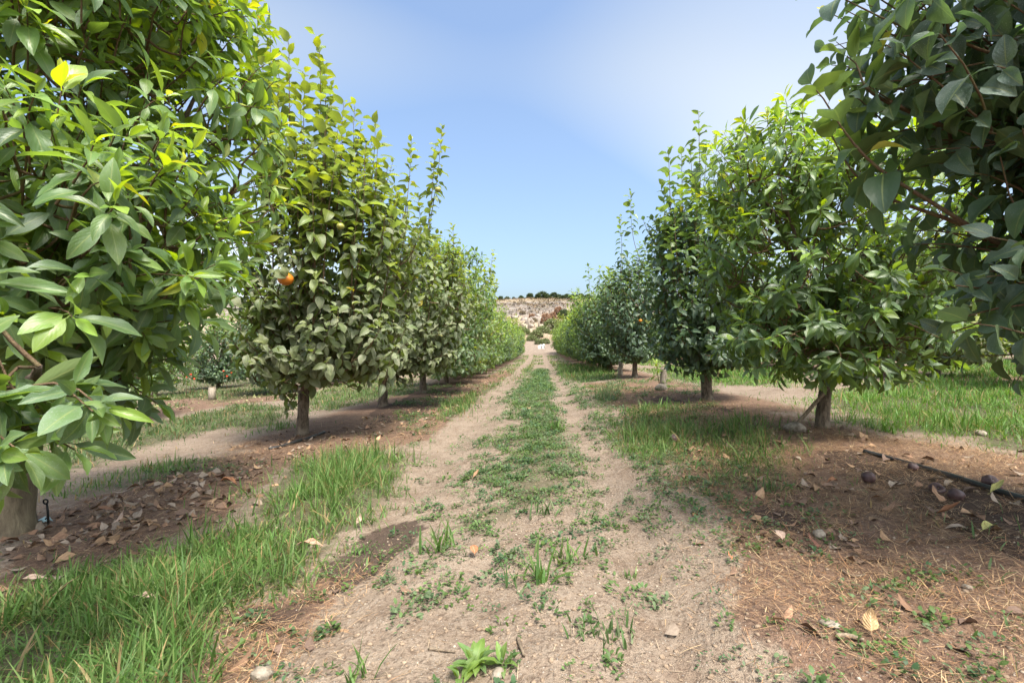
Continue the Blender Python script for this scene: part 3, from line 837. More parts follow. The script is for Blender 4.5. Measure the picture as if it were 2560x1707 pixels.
b = ground_at(2.95, 1.75)
lead = [P(*q) for q in ((1868, 200, 2.05), (1945, 130, 2.1), (1905, 300, 2.2))]
T = make_tree('per', b, [((2.35, 1.95, 2.5), (1.1, 0.85, 0.9), 1.0), ((2.25, 1.85, 1.38), (0.7, 0.6, 0.66), 1.0), ((2.75, 2.0, 1.9), (0.8, 0.8, 1.0), 0.7)], 64, lead, trunk_r=0.09, fork=0.7, gap=0.235,
              size=0.168, dust=0.72, young=0.3, lod=0, mats=(M_PERB, M_PERB_O), limbs=5, leaf_n=(7, 11), upright=0.15, lead_len=0.62, lead_young=0.35)
add_hero('persimmon_tree', 'persimmon tree with large dusty blue-green leaves reaching in at the right edge', T, 300)

b = ground_at(2.84, 4.76)
T = make_tree('avo', b, [((2.85, 4.65, 2.05), (1.3, 1.15, 1.1), 1.0), ((2.75, 4.4, 1.15), (1.1, 0.85, 0.5), 0.9), ((2.5, 4.6, 2.7), (1.0, 0.9, 0.6), 0.6)], 75, (), trunk_r=0.064, fork=0.58, lean=(0.09, 0.0), gap=0.25,
              size=0.17, dust=0.5, young=1.5, lod=1, mats=(M_AVO, M_AVO_O), leaf_n=(10, 15), limbs=5, youngz=1.3, base_t=0.16)
add_hero('avocado_tree', 'avocado tree with dark drooping leaves and yellow-green tips, propped by a stick', T, 300)

b = ground_at(2.72, 7.65)
lead = [P(*q) for q in ((1605, 258, 7.4), (1535, 345, 7.3), (1565, 350, 7.5), (1665, 325, 7.5), (1700, 315, 7.4), (1735, 310, 7.8), (1525, 430, 7.3), (1790, 330, 7.6), (1640, 370, 7.2), (1590, 400, 7.0), (1550, 470, 7.0), (1620, 330, 7.7), (1585, 330, 7.8), (1680, 400, 7.1), (1540, 540, 7.0), (1760, 350, 7.3), (1510, 520, 7.6))]
T = make_tree('per', b, [((2.66, 7.6, 2.2), (1.08, 1.05, 1.3), 1.0), ((2.6, 7.4, 1.15), (0.95, 0.8, 0.55), 0.9), ((2.5, 7.6, 3.0), (0.8, 0.75, 0.6), 0.3)], 86, lead, trunk_r=0.085, fork=0.62, gap=0.26, size=0.165, dust=0.5,
              young=0.85, lod=1, mats=(M_PERB, M_PERB_O), leaf_n=(9, 13), upright=0.6)
add_hero('persimmon_tree', 'dense persimmon tree with one spire-like shoot, behind the propped avocado', T, 300)

b = ground_at(2.74, 13.6)
lead = [P(*q) for q in ((1447, 442, 13.4), (1425, 500, 13.3), (1470, 560, 13.5), (1500, 540, 13.6))]
T = make_tree('per', b, [((2.62, 13.5, 2.3), (1.0, 1.0, 1.4), 1.0), ((2.65, 13.4, 1.15), (0.9, 0.8, 0.52), 0.9)], 97, lead, trunk_r=0.075, fork=0.6, gap=0.27, size=0.185, dust=0.5, young=0.6,
              lod=1, mats=(M_PERB, M_PERB_O), leaf_n=(7, 11), upright=0.6)
add_hero('persimmon_tree', 'slim persimmon tree with a tall tapering top, just beyond the cut stumps', T, 200)

finish_heroes()

# ---- the rest of the orchard: four built trees, copied
def proto(kind, seed, mats, **kw):
    o = np.zeros(3)
    H = kw.pop('H', 3.4)
    r = np.random.default_rng(seed)
    lob = [((0.0, 0, H * 0.56), (1.35, 1.35, H * 0.42), 1.0), ((0, 0.05, 0.8), (1.3, 1.25, 0.62), 0.95)]
    ld = []
    if kind == 'per':
        ld = [(r.normal(0, 0.55), r.normal(0, 0.55), H * 0.93 + r.uniform(0.0, 1.0)) for _ in range(16)]
    T = make_tree(kind, o, lob, seed, ld, trunk_r=0.08, fork=0.6, gap=0.3, lod=2, mats=mats, leaf_n=(8, 12), youngz=0.9, base_t=0.19, **kw)
    tr = T['trunk'].mesh('trunk', M_BARK)
    lt = Tubes()
    for l in T['limbs']:
        lt.V += l.V; lt.F += [f + lt.n for f in l.F]; lt.n += l.n
    br = lt.mesh('branches', M_LIMB); tw = T['twigs'].mesh('twigs', M_TWIG)
    cr = build_leaves('crown', kind, 2, T['A'], mats[0], T['var'])
    return tr, br, tw, cr
PROTO = [('persimmon_tree', proto('per', 201, (M_PER,), size=0.185, dust=0.6, young=0.8, upright=0.6)),
         ('avocado_tree', proto('avo', 202, (M_AVO,), size=0.185, dust=0.45, young=1.05)),
         ('persimmon_tree', proto('per', 203, (M_PERB,), size=0.185, dust=0.5, young=0.75, upright=0.6, H=3.2)),
         ('avocado_tree', proto('avo', 204, (M_AVO,), size=0.18, dust=0.45, young=1.1, H=3.0))]
ORD = ['first', 'second', 'third', 'fourth', 'fifth', 'sixth', 'seventh', 'eighth', 'ninth', 'tenth', 'eleventh', 'twelfth', 'thirteenth', 'fourteenth', 'fifteenth', 'sixteenth', 'seventeenth', 'eighteenth', 'nineteenth']

def copy_tree(k, x, y, rot, sc, label, group, zs=1.0):
    nm, parts = PROTO[k]
    root = tree_root(nm, ground_at(x, y), label, group)
    root.rotation_euler = (0, 0, rot); root.scale = (sc, sc, sc * zs)
    for pn, me in zip(('trunk', 'branches', 'twigs', 'crown'), parts):
        o = obj(pn, me, root)
        if pn in ('crown', 'twigs'): o['kind'] = 'stuff'
    return root

rr = random.Random(5)
for i in range(15):          # left row onward
    y = 14.8 + i * 2.85; k = [0, 1, 0, 3, 1, 2, 1, 0, 3, 1, 2, 1, 0, 3, 1][i]
    nm = 'persimmon' if k in (0, 2) else 'avocado'
    copy_tree(k, -2.95 + rr.uniform(-.12, .12), y, rr.uniform(0, 6.28), rr.uniform(0.92, 1.08), f'{nm} tree, {ORD[i + 4]} from the camera in the row left of the track', 'trees lining the track')
RY = [17.6, 20.4, 23.0, 25.8, 28.5, 31.3, 34, 37, 40, 43, 46, 49, 52, 55]
for i, y in enumerate(RY):   # right row onward
    k = [2, 1, 1, 2, 3, 0, 1, 3, 2, 1, 3, 1, 0, 3][i]
    nm = 'persimmon' if k in (0, 2) else 'avocado'
    copy_tree(k, 2.72 + rr.uniform(-.12, .12), y, rr.uniform(0, 6.28), rr.uniform(0.92, 1.08), f'{nm} tree, {ORD[i + 4]} from the camera in the row right of the track', 'trees lining the track')

def back_row(x0, ys, side, rowname, grp):
    for i, y in enumerate(ys):
        k = rr.choice([0, 1, 2, 3])
        x = x0 + rr.uniform(-.2, .2)
        copy_tree(k, x, y, rr.uniform(0, 6.28), rr.uniform(0.88, 1.05), f'{["persimmon", "avocado"][k % 2]} tree, {ORD[i]} from the camera in {rowname}', grp)
back_row(-8.5, [9.0, 15.1, 18.2, 21.3, 24.5, 28, 31.5, 35, 39, 43], -1, 'the next row beyond the left row', 'trees in the next row to the left')
back_row(-13.9, [16.8, 20.5, 24, 28, 32, 36.5, 41], -1, 'the third row on the left side', 'trees in the third row to the left')
back_row(8.3, [6.9, 9.9, 13, 16, 19.2, 22.5, 26, 29.5, 33, 37, 41], 1, 'the next row beyond the right row', 'trees in the next row to the right')
back_row(13.8, [13, 16.2, 19.5, 23, 27, 31, 35.5, 40], 1, 'the third row on the right side', 'trees in the third row to the right')
# ------------------------------------------------------------------ grass, weeds, straw
GCOL = {'bright': [(0.060, 0.125, 0.026), (0.085, 0.155, 0.036), (0.125, 0.185, 0.055)], 'mixed': [(0.062, 0.115, 0.036), (0.085, 0.14, 0.05), (0.13, 0.165, 0.08)],
        'lush': [(0.060, 0.140, 0.022), (0.085, 0.175, 0.030), (0.125, 0.20, 0.045)], 'dull': [(0.048, 0.10, 0.026), (0.07, 0.12, 0.034), (0.12, 0.14, 0.06)]}

def blades(name, pos, H, Wd, lean, az, col, mat, curl=None):
    """tapered blades, three segments each"""
    n = len(pos)
    t = np.array([0, 0.38, 0.74, 1.0]); wt_ = np.array([0.8, 1.0, 0.62, 0.04])
    dx = np.cos(az); dy = np.sin(az)
    ang = lean[:, None] * (0.35 + 1.1 * t[None, :]) if curl is None else lean[:, None] + curl[:, None] * t[None, :]
    ds = np.diff(t, prepend=0)[None, :] * H[:, None]
    hor = np.cumsum(np.sin(ang) * ds, 1); ver = np.cumsum(np.cos(ang) * ds, 1)
    cx = pos[:, 0:1] + hor * dx[:, None]; cy = pos[:, 1:2] + hor * dy[:, None]; cz = pos[:, 2:3] + ver
    tw = rng.normal(0, 0.5, n)
    sx = -np.sin(az + tw); sy = np.cos(az + tw)
    w = Wd[:, None] * wt_[None, :] * 0.5
    A = np.stack([cx - sx[:, None] * w, cy - sy[:, None] * w, cz], -1); B = np.stack([cx + sx[:, None] * w, cy + sy[:, None] * w, cz], -1)
    V = np.stack([A, B], 2).reshape(n, 8, 3)
    f = np.array([[0, 1, 3, 2], [2, 3, 5, 4], [4, 5, 7, 6]])
    F = (f[None] + (np.arange(n) * 8)[:, None, None]).reshape(-1, 4)
    shade = np.repeat(np.array([0.75, 0.95, 1.1, 1.2]), 2)
    Cc = np.clip(col[:, None, :] * np.ones((1, 8, 1)), 0, 1).reshape(-1, 3)
    return mesh(name, V.reshape(-1, 3), F, mat, {'col': Cc})

def sample_poly(pl, den, amp, s, lod=True, edge=False):
    lo = pl.min(0) - 2 * amp; hi = pl.max(0) + 2 * amp
    n = int(min((hi[0] - lo[0]) * (hi[1] - lo[1]) * den, 400000))
    x = rng.uniform(lo[0], hi[0], n); y = rng.uniform(lo[1], hi[1], n)
    if lod:
        k = rng.random(n) < np.minimum(1, (4.0 / np.maximum(y, 1)) ** 1.5) ; x = x[k]; y = y[k]
    px = VPX + FPX * x / np.maximum(y, 0.5); k = (px > -250) & (px < 2810) & (y > 0.9); x = x[k]; y = y[k]
    dx, dy = warp(x, y)
    xw, yw = x + dx * amp, y + dy * amp
    sg = 0.06 + 0.9 * amp
    e = np.mean([inside(pl, xw + rng.normal(0, sg, len(x)), yw + rng.normal(0, sg, len(x))) for _ in range(6)], 0)
    k = (rng.random(len(x)) < e ** 1.4) & (rng.random(len(x)) < np.clip(fbm(x * 4.5, y * 4.5, 300 + s, 3) * 3.2 - 0.75, 0.16, 1))
    k &= rng.random(len(x)) > 0.9 * track(x, y)
    if edge: return x[k], y[k], e[k]
    return x[k], y[k]

gp, gh, gw, gl, ga, gc = [], [], [], [], [], []
def put_grass(x, y, hmean, key, wide=1.0):
    n = len(x)
    if not n: return
    z = height(x, y)
    lo = np.maximum(1, (y / 4.0)) ** 0.75
    h = hmean * rng.uniform(0.35, 1.45, n) * np.clip(1.9 * fbm(x * 2.6, y * 2.6, 401, 3) - 0.05, 0.25, 1.6)
    pal = np.array(GCOL[key]); i = rng.integers(0, 3, n); c = pal[i] * rng.uniform(0.75, 1.3, (n, 1)) * (0.75 + 0.5 * fbm(x * 1.7, y * 1.7, 402, 2))[:, None]
    dry = rng.random(n) < 0.10; c[dry] = np.array([0.26, 0.19, 0.085]) * rng.uniform(0.7, 1.2, (dry.sum(), 1))
    gp.append(np.stack([x, y, z - 0.004], -1)); gh.append(h); gw.append((0.0022 + 0.0085 * rng.random(n) ** 2) * lo * wide)
    gl.append(np.abs(rng.normal(0.75, 0.45, n))); ga.append(rng.uniform(0, 6.283, n)); gc.append(c)
for i, (pl, den, h, key, amp) in enumerate(GRASS):
    x, y, e = sample_poly(pl, den, amp, 60 + i, edge=True); put_grass(x, y, h * (0.3 + 0.8 * e), key)
# thin grass scattered over the track and the far alleys
n = 26000
y = rng.uniform(1.2, 9, n) ** 1.0; x = rng.uniform(-1.15, 1.1, n) * y
k = (fbm(x * 1.1, y * 1.1, 500, 3) > 0.58) & (rng.random(n) < 0.16); put_grass(x[k], y[k], 0.05, 'mixed')
for (x0, x1) in ((-7.7, -3.9), (3.6, 7.5), (-13, -9), (9, 13)):
    n = 22000; y = rng.uniform(9, 45, n); x = rng.uniform(x0, x1, n)
    k = (fbm(x * 0.5, y * 0.35, 520, 3) > 0.47); put_grass(x[k], y[k], 0.11, 'dull' if x0 < 0 else 'lush', 1.2)
n = 12000; y = rng.uniform(18, 52, n); x = rng.uniform(-2.2, 2.0, n)
k = (fbm(x * 0.9, y * 0.5, 530, 3) > 0.45) & ((np.abs(x + 0.95) > 0.25) & (np.abs(x - 0.48) > 0.22)); put_grass(x[k], y[k], 0.08, 'bright', 1.1)
gr = obj('grass', blades('grass', np.concatenate(gp), np.concatenate(gh), np.concatenate(gw), np.concatenate(gl), np.concatenate(ga), np.concatenate(gc), M_GRASS))
tag(gr, 'green grass growing in patches beside and between the wheel tracks', kind='stuff')

# low weeds: small oval leaves on short creeping stems
def small_leaves(name, pos, size, az, tilt, col, mat):
    n = len(pos)
    d = np.stack([np.cos(az) * np.cos(tilt), np.sin(az) * np.cos(tilt), np.sin(tilt)], -1)
    s = np.stack([-np.sin(az), np.cos(az), rng.normal(0, 0.25, n)], -1)
    nn = np.cross(s, d) * -1
    t = np.array([0, 0.35, 0.35, 0.75, 0.75, 1.0]); c = np.array([0, -0.26, 0.26, -0.22, 0.22, 0]); zz = np.array([0, 0.06, 0.06, 0.03, 0.03, -0.06])
    V = pos[:, None, :] + size[:, None, None] * (t[None, :, None] * d[:, None, :] + c[None, :, None] * s[:, None, :] + zz[None, :, None] * nn[:, None, :])
    Fq = (np.array([[1, 2, 4, 3]])[None] + (np.arange(n) * 6)[:, None, None]).reshape(-1, 4)
    Ft = (np.array([[0, 2, 1], [3, 4, 5]])[None] + (np.arange(n) * 6)[:, None, None]).reshape(-1, 3)
    return mesh(name, V.reshape(-1, 3), [Fq, Ft], mat, {'col': np.repeat(col, 6, 0)})
wp, ws, wc, wa, wtl = [], [], [], [], []
def weed_plants(x, y, nl, spread):
    n = len(x)
    if not n: return
    lo = np.maximum(1, y / 4) ** 0.6
    rad = spread * rng.uniform(0.5, 1.4, n) * lo
    pal = np.array([(0.055, 0.105, 0.045), (0.065, 0.115, 0.034), (0.090, 0.145, 0.045), (0.105, 0.145, 0.07), (0.075, 0.125, 0.03)])
    pc = pal[rng.integers(0, 5, n)] * rng.uniform(0.8, 1.25, (n, 1))
    sz = rng.uniform(0.010, 0.024, n) * lo
    m = n * nl; q = np.repeat(np.arange(n), nl)
    a = rng.uniform(0, 6.283, m); rr_ = rad[q] * np.sqrt(rng.random(m))
    X = x[q] + rr_ * np.cos(a); Y = y[q] + rr_ * np.sin(a)
    Z = height(X, Y) + 0.003 + (0.04 * lo[q] * (1 - (rr_ / (rad[q] + 1e-6)) ** 2) * rng.random(m))
    wp.append(np.stack([X, Y, Z], -1)); ws.append(sz[q] * rng.uniform(0.6, 1.4, m)); wc.append(pc[q] * rng.uniform(0.8, 1.2, (m, 1))); wa.append(a + rng.normal(0, 0.7, m)); wtl.append(rng.normal(0.35, 0.4, m))
for i, (pl, den, amp) in enumerate(WEED):
    x, y = sample_poly(pl, den / 6.5, amp * 1.5, 90 + i); weed_plants(x, y, 24, 0.05)
n = 9000; y = rng.uniform(1.35, 14, n); x = rng.uniform(-1.4, 1.7, n) * np.maximum(1, y * 0.22); k = (fbm(x * 1.3, y * 1.3, 610, 4) > 0.50) & (rng.random(n) < 0.42 * (1 - 0.85 * track(x, y)))
weed_plants(x[k], y[k], 16, 0.045)
wp = np.concatenate(wp); n = len(wp)
tag(obj('weeds', small_leaves('weeds', wp, np.concatenate(ws), np.concatenate(wa), np.concatenate(wtl), np.concatenate(wc), M_GRASS)),
    'low creeping weeds with tiny blue-green leaves along the track', kind='stuff')

# straw and needle-thin litter lying flat
def scatter(pl, den, amp, s):
    return sample_poly(pl, den, amp, s)
sp_, sc_, sl_ = [], [], []
STRAW = [(LITTER[0], 3200, 0.15), (LITTER[1], 9000, 0.1), (LITTER[2], 9000, 0.15),
         (poly((505, 1560), (520, 1460), (640, 1400), (760, 1330), (800, 1310), (790, 1370), (680, 1480), (640, 1568)), 9000, 0.08),
         (poly((470, 1060), (520, 1015), (610, 1005), (640, 1035), (560, 1070)), 5000, 0.1),
         (poly((200, 1160), (330, 1120), (470, 1095), (480, 1130), (330, 1170)), 5000, 0.1),
         (poly((1700, 1260), (1760, 1230), (1900, 1250), (1960, 1400), (1830, 1380)), 5000, 0.12),
         (poly((1560, 1010), (1620, 990), (1700, 1060), (1660, 1150), (1590, 1090)), 3500, 0.1),
         (poly((1900, 985), (2050, 990), (2352, 1050), (2352, 1110), (2150, 1070), (1950, 1020)), 4500, 0.12),
         (poly((1840, 960), (1640, 925), (1700, 930), (1860, 940)), 3000, 0.1)]
for i, (pl, den, amp) in enumerate(STRAW):
    x, y = sample_poly(pl, den, amp, 150 + i)
    n = len(x); lo = np.maximum(1, y / 4) ** 0.7
    sp_.append(np.stack([x, y, height(x, y) + rng.uniform(0.001, 0.022, n)], -1))
    pal = np.array([(0.40, 0.255, 0.135), (0.32, 0.17, 0.08), (0.48, 0.35, 0.20), (0.22, 0.13, 0.075), (0.13, 0.085, 0.06)])
    sc_.append(pal[rng.choice(5, n, p=[.22, .2, .12, .26, .2])] * rng.uniform(0.7, 1.25, (n, 1))); sl_.append((0.018 + 0.085 * rng.random(n) ** 1.6) * lo ** 0.4)
n = 24000; y = 1.3 + 8 * rng.random(n) ** 1.3; x = rng.uniform(-0.9, 0.95, n) * y; k = rng.random(n) < np.clip(fbm(x * 1.5, y * 1.5, 733, 3) * 2.6 - 0.7, 0.1, 1); x, y = x[k], y[k]; n = len(x)
sp_.append(np.stack([x, y, height(x, y) + 0.003], -1)); sc_.append(np.array([(0.25, 0.17, 0.10), (0.12, 0.085, 0.06), (0.36, 0.28, 0.19)])[rng.integers(0, 3, n)] * rng.uniform(0.6, 1.3, (n, 1))); sl_.append(rng.uniform(0.012, 0.06, n))
sp_ = np.concatenate(sp_); n = len(sp_); lo = np.maximum(1, sp_[:, 1] / 4) ** 0.7
tag(obj('straw', blades('straw', sp_, np.concatenate(sl_), rng.uniform(0.0009, 0.0028, n) * lo, np.abs(rng.normal(1.5, 0.14, n)), rng.uniform(0, 6.283, n), np.concatenate(sc_), M_STRAW, rng.normal(0.1, 0.35, n))),
    'dry orange-brown straw and dead grass lying on the soil', kind='stuff')

# dead leaf litter
def litter_mat():
    m, nt = newmat('leaf_litter'); T = NT(nt)
    c = T.attr('leafcol'); uv = T.n('ShaderNodeUVMap').outputs['UV']
    T.out(T.princ(T.mix(T.rng(T.noise(uv, 4, 3), 0.35, 0.7, 0, 0.6), c, T.hsv(c, 0.49, 1.1, 0.5)), 0.8, 0.2)); return m
LT = Leaves(); lv = []
for i, (pl, den, amp) in enumerate([(LITTER[0], 120, 0.2), (LITTER[1], 40, 0.1), (LITTER[2], 60, 0.2), (poly((-60, 1300), (100, 1200), (300, 1120), (560, 1080), (560, 1140), (380, 1230), (120, 1310)), 170, 0.12),
                                    (LITTER[3], 60, 0.2), (LITTER[4], 120, 0.2)]):
    x, y = sample_poly(pl, den, amp, 170 + i)
    for a, b_, h_ in zip(x, y, height(x, y)):
        az = rng.uniform(0, 6.283)
        pal = [(0.22, 0.14, 0.095), (0.27, 0.16, 0.10), (0.15, 0.10, 0.075), (0.36, 0.23, 0.135), (0.32, 0.25, 0.19)]
        cc = np.array(pal[rng.integers(0, 5)]) * rng.uniform(0.7, 1.25)
        if pl is LITTER[4]: cc = np.array([(0.20, 0.22, 0.09), (0.33, 0.30, 0.16)][rng.integers(0, 2)]) * rng.uniform(0.7, 1.2)
        LT.add(np.array([a, b_, h_ + rng.uniform(0.004, 0.015)]), np.array([math.cos(az), math.sin(az), rng.normal(0, 0.12)]), UP * rng.choice([1, -1]) + rng.normal(0, 0.25, 3), rng.uniform(0.045, 0.115), cc)
A = LT.arrays()
tag(obj('leaf_litter', build_leaves('leaf_litter', 'per', 2, A, litter_mat(), rng.integers(0, NV, len(A[3])))), 'brown dead leaves littering the ground under the trees', kind='stuff')

# grit
def rock_verts(r, seg=6, rings=4, rough=0.25):
    th = np.linspace(0, np.pi, rings + 1)[1:-1]; ph = np.linspace(0, 2 * np.pi, seg, endpoint=False)
    V = [np.array([[0, 0, 1.0]])]
    for a in th: V.append(np.stack([np.sin(a) * np.cos(ph), np.sin(a) * np.sin(ph), np.full(seg, np.cos(a))], -1))
    V.append(np.array([[0, 0, -1.0]])); V = np.concatenate(V)
    V = V * (1 + r.normal(0, rough, (len(V), 1)))
    Q = []; Tt = []
    for j in range(seg): Tt.append([0, 1 + j, 1 + (j + 1) % seg])
    for k in range(len(th) - 1):
        o = 1 + k * seg
        for j in range(seg): Q.append([o + j, o + seg + j, o + seg + (j + 1) % seg, o + (j + 1) % seg])
    o = 1 + (len(th) - 1) * seg
    for j in range(seg): Tt.append([o + (j + 1) % seg, o + j, len(V) - 1])
    return V, np.array(Q), np.array(Tt)
M_CLOD = simple_mat('soil_clod', (0.17, 0.12, 0.082), (0.30, 0.225, 0.16), 40, 0.95, 0.1, 0.6, 0.004)
M_GRIT = simple_mat('pale_grit', (0.26, 0.205, 0.15), (0.46, 0.39, 0.31), 60, 0.95, 0.1, 0.5, 0.003)
def pebbles(name, n, smin, smax, mat, label, seed, flat):
    y = 1.3 + 7.5 * rng.random(n) ** 1.4; x = rng.uniform(-0.95, 1.05, n) * y
    k = rng.random(n) < np.clip(fbm(x * 1.7, y * 1.7, seed, 4) * 3.4 - 1.2, 0.06, 1); x, y = x[k], y[k]; n = len(x)
    rv, rq, rt = rock_verts(np.random.default_rng(seed), 6, 4, 0.12)
    s_ = smin + (smax - smin) * rng.random(n) ** 4; a = rng.uniform(0, 6.283, n)
    v = rv[None] * (s_[:, None] * np.stack([rng.uniform(0.7, 1.5, n), rng.uniform(0.7, 1.1, n), flat * rng.uniform(0.7, 1.2, n)], -1))[:, None, :]
    vx = v[..., 0] * np.cos(a)[:, None] - v[..., 1] * np.sin(a)[:, None]; vy = v[..., 0] * np.sin(a)[:, None] + v[..., 1] * np.cos(a)[:, None]
    V = np.stack([vx, vy, v[..., 2]], -1) + np.stack([x, y, height(x, y) + s_ * 0.15], -1)[:, None, :]
    o_ = (np.arange(n) * len(rv))[:, None, None]
    tag(obj(name, mesh(name, V.reshape(-1, 3), [(rq[None] + o_).reshape(-1, 4), (rt[None] + o_).reshape(-1, 3)], mat)), label, kind='stuff')
pebbles('grit', 7000, 0.0015, 0.007, M_GRIT, 'pale grit and small stones strewn over the soil', 3, 0.7)
pebbles('soil_clods', 12000, 0.002, 0.011, M_CLOD, 'small clods of dry soil strewn over the track', 8, 0.6)

# ------------------------------------------------------------------ single things on the ground
def rock(name, px, py, size, label, cat='stone', mat=None, seed=1, group='stones on the orchard floor', flat=0.7, at=None):
    r = np.random.default_rng(seed)
    p = G(px, py) if at is None else at
    v, q, t = rock_verts(r, 10, 7, 0.07)
    v = v + (0.3 if size > 0.5 else 0.12) * np.sin(v[:, [1, 2, 0]] * 3 + seed)
    if size > 0.5: v = v * (1 + r.normal(0, 0.12, (len(v), 1))); size = size * 0.62
    v = v * size * np.array([r.uniform(0.9, 1.25), r.uniform(0.8, 1.1), flat])
    return tag(obj(name, mesh(name, v, [q, t], mat or M_STONE), None, p + np.array([0, 0, size * flat * 0.55])), label, cat, group)
rock('stone', 1518, 896, 0.11, 'white stone beside the nearer cut stump', seed=2)
rock('stone', 1826, 992, 0.085, 'white stone at the foot of the propping stick', seed=3)
rock('stone', 1394, 850, 0.17, 'round pale stone beside the farther cut stump', seed=4, flat=0.95)
rock('stone', 2252, 1000, 0.05, 'pale stone at the edge of the lush grass on the right', seed=5)
rock('stone', 1882, 1231, 0.03, 'whitish stone in the straw beside an upright curled leaf', seed=6)
rock('stone', 1143, 1552, 0.022, 'brownish white stone below the broad-leaved rosette', seed=7)
rock('stone', 600, 1556, 0.035, 'white stone in the pale straw at the bottom edge', seed=8)
rock('stone', 2222, 1352, 0.016, 'small white stone lying in straw on the right', seed=9)
rock('stone', 1905, 1435, 0.03, 'flat pale clod in the dirt near the tan fallen leaf', seed=10, flat=0.4)

LEAFDRY = [mesh('dead_leaf', v, f, M_DRY, None, uv) for v, f, uv in [leaf_shape('per', 9, 5, 1.5, 0.5, 0.05, 1.0), leaf_shape('avo', 9, 5, 0.8, 0.4, 0.06, 2.0), leaf_shape('per', 9, 5, -0.9, -0.3, 0.06, 3.0), leaf_shape('avo', 9, 5, -0.6, 0.7, 0.05, 4.4)]]
def fallen(px, py, L, az, col, k, label, up=0.02, pitch=0.1, roll=0.0):
    p = G(px, py)
    o = obj('fallen_leaf', LEAFDRY[k], None, p + np.array([0, 0, up]))
    o.rotation_euler = (pitch, roll, math.radians(az)); o.scale = (L, L, L); o.color = (*col, 1)
    return tag(o, label, 'leaf', 'large dead leaves on the ground')
OR, TANC, PK, BR, YL = (0.36, 0.17, 0.085), (0.50, 0.33, 0.17), (0.46, 0.33, 0.25), (0.20, 0.115, 0.075), (0.50, 0.46, 0.16)
fallen(1090, 1285, 0.075, 20, OR, 0, 'orange-brown curled leaf lying alone on the left wheel track', 0.02, 0.9)
fallen(2003, 1470, 0.085, -30, TANC, 2, 'large tan cupped leaf on the straw at lower right', 0.02, 0.5)
fallen(1798, 1250, 0.08, 10, PK, 0, 'pinkish tan leaf standing on edge in the straw', 0.015, 0.9)
fallen(10, 1375, 0.14, -62, PK, 1, 'long pale pink dead leaf at the left edge above the grass', 0.05, 0.2)
fallen(100, 1395, 0.13, -75, PK, 3, 'pale narrow dead leaf half buried in grass at the left edge', 0.03)
fallen(290, 1410, 0.11, -80, PK, 1, 'pale dead leaf lying deep in the lower left grass', 0.06)
fallen(818, 1215, 0.07, -20, PK, 2, 'pink-grey leaf at the edge of the bright grass and dark mud', 0.03, 0.3)
fallen(670, 1275, 0.16, -85, (0.40, 0.25, 0.17), 1, 'long reddish tan dead leaf lying across the grass', 0.05, 0.1)
fallen(255, 1215, 0.11, -40, PK, 2, 'pinkish dead leaf on the litter right of the pale trunk', 0.03, 0.3)
fallen(500, 1115, 0.16, -75, OR, 0, 'big orange-brown dead leaf in the straw above the bright grass', 0.03, 0.2)
fallen(400, 1160, 0.13, -60, BR, 3, 'brown dead leaf in the litter left of the bright grass', 0.03)
fallen(200, 1190, 0.14, -55, (0.28, 0.15, 0.09), 1, 'rusty dead leaf near the black sprinkler stake', 0.03)
fallen(2250, 1230, 0.15, -70, YL, 1, 'yellow-green curled leaf on dark soil below the pipe', 0.02, 0.15)
fallen(2270, 1143, 0.13, -80, YL, 3, 'yellow dead leaf lying against the black pipe', 0.02)
fallen(2140, 1190, 0.14, -120, OR, 3, 'narrow orange dead leaf behind the withered fruits', 0.02)
fallen(1690, 1292, 0.05, 60, OR, 2, 'small rusty leaf at the track edge below the tall grass', 0.015)
fallen(1590, 1190, 0.06, -60, OR, 0, 'rusty leaf among weeds at the right of the track', 0.015)
fallen(1830, 1250, 0.06, 110, BR, 3, 'dark brown dead leaf in the straw on the right', 0.012)
fallen(1890, 1262, 0.09, 60, (0.17, 0.08, 0.055), 2, 'reddish brown leaf in the middle of the right straw', 0.015)
fallen(830, 965, 0.13, -30, TANC, 0, 'tan leaf on bare soil between the second and third left trees', 0.03)
fallen(860, 975, 0.12, -70, TANC, 2, 'curled tan leaf right of the second left tree', 0.03, 0.5)
fallen(1085, 1105, 0.10, -30, (0.33, 0.19, 0.11), 3, 'brown leaf in the left wheel track beside the weeds', 0.02)
fallen(1215, 945, 0.12, 10, TANC, 0, 'tan leaf at the start of the central weed strip', 0.03, 0.4)
fallen(1930, 1112, 0.10, 70, OR, 0, 'orange leaf beside the first withered fruit', 0.02)
fallen(1760, 1035, 0.10, 100, BR, 2, 'brown leaf at the foot of the tall right grass', 0.02)
fallen(2180, 1160, 0.11, 30, (0.36, 0.21, 0.12), 2, 'light brown leaf on the dark soil near the pipe', 0.02)

# withered fruit fallen by the pipe
def withered(px, py, s, label, hole, seed):
    r = np.random.default_rng(seed); p = G(px, py)
    v, q, t = rock_verts(r, 16, 12, 0.02)
    v = v * np.array([1.0, 1.0, 0.9])
    if hole:
        rad = np.hypot(v[:, 0], v[:, 1]); k = v[:, 2] > 0.3
        v[k, 2] -= 1.3 * np.clip(0.62 - rad[k], 0, 1)
    v = v + 0.05 * np.sin(v[:, [1, 2, 0]] * 5 + seed)
    o = obj('withered_fruit', mesh('withered_fruit', v * s, [q, t], M_ROT), None, p + np.array([0, 0, s * 0.7]))
    o.rotation_euler = (0.9 if hole else 0.2, 0.1, r.uniform(-0.5, 0.5))
    st = Tubes(); st.add([np.array([0, 0, 0.3 * s if hole else s * 0.8]), np.array([0.05 * s, 0, s * (0.5 if hole else 1.12)])], [0.12 * s, 0.09 * s], 6)
    obj('stalk', st.mesh('stalk', M_STICK), o)
    return tag(o, label, 'fruit', 'withered fruits by the irrigation pipe')
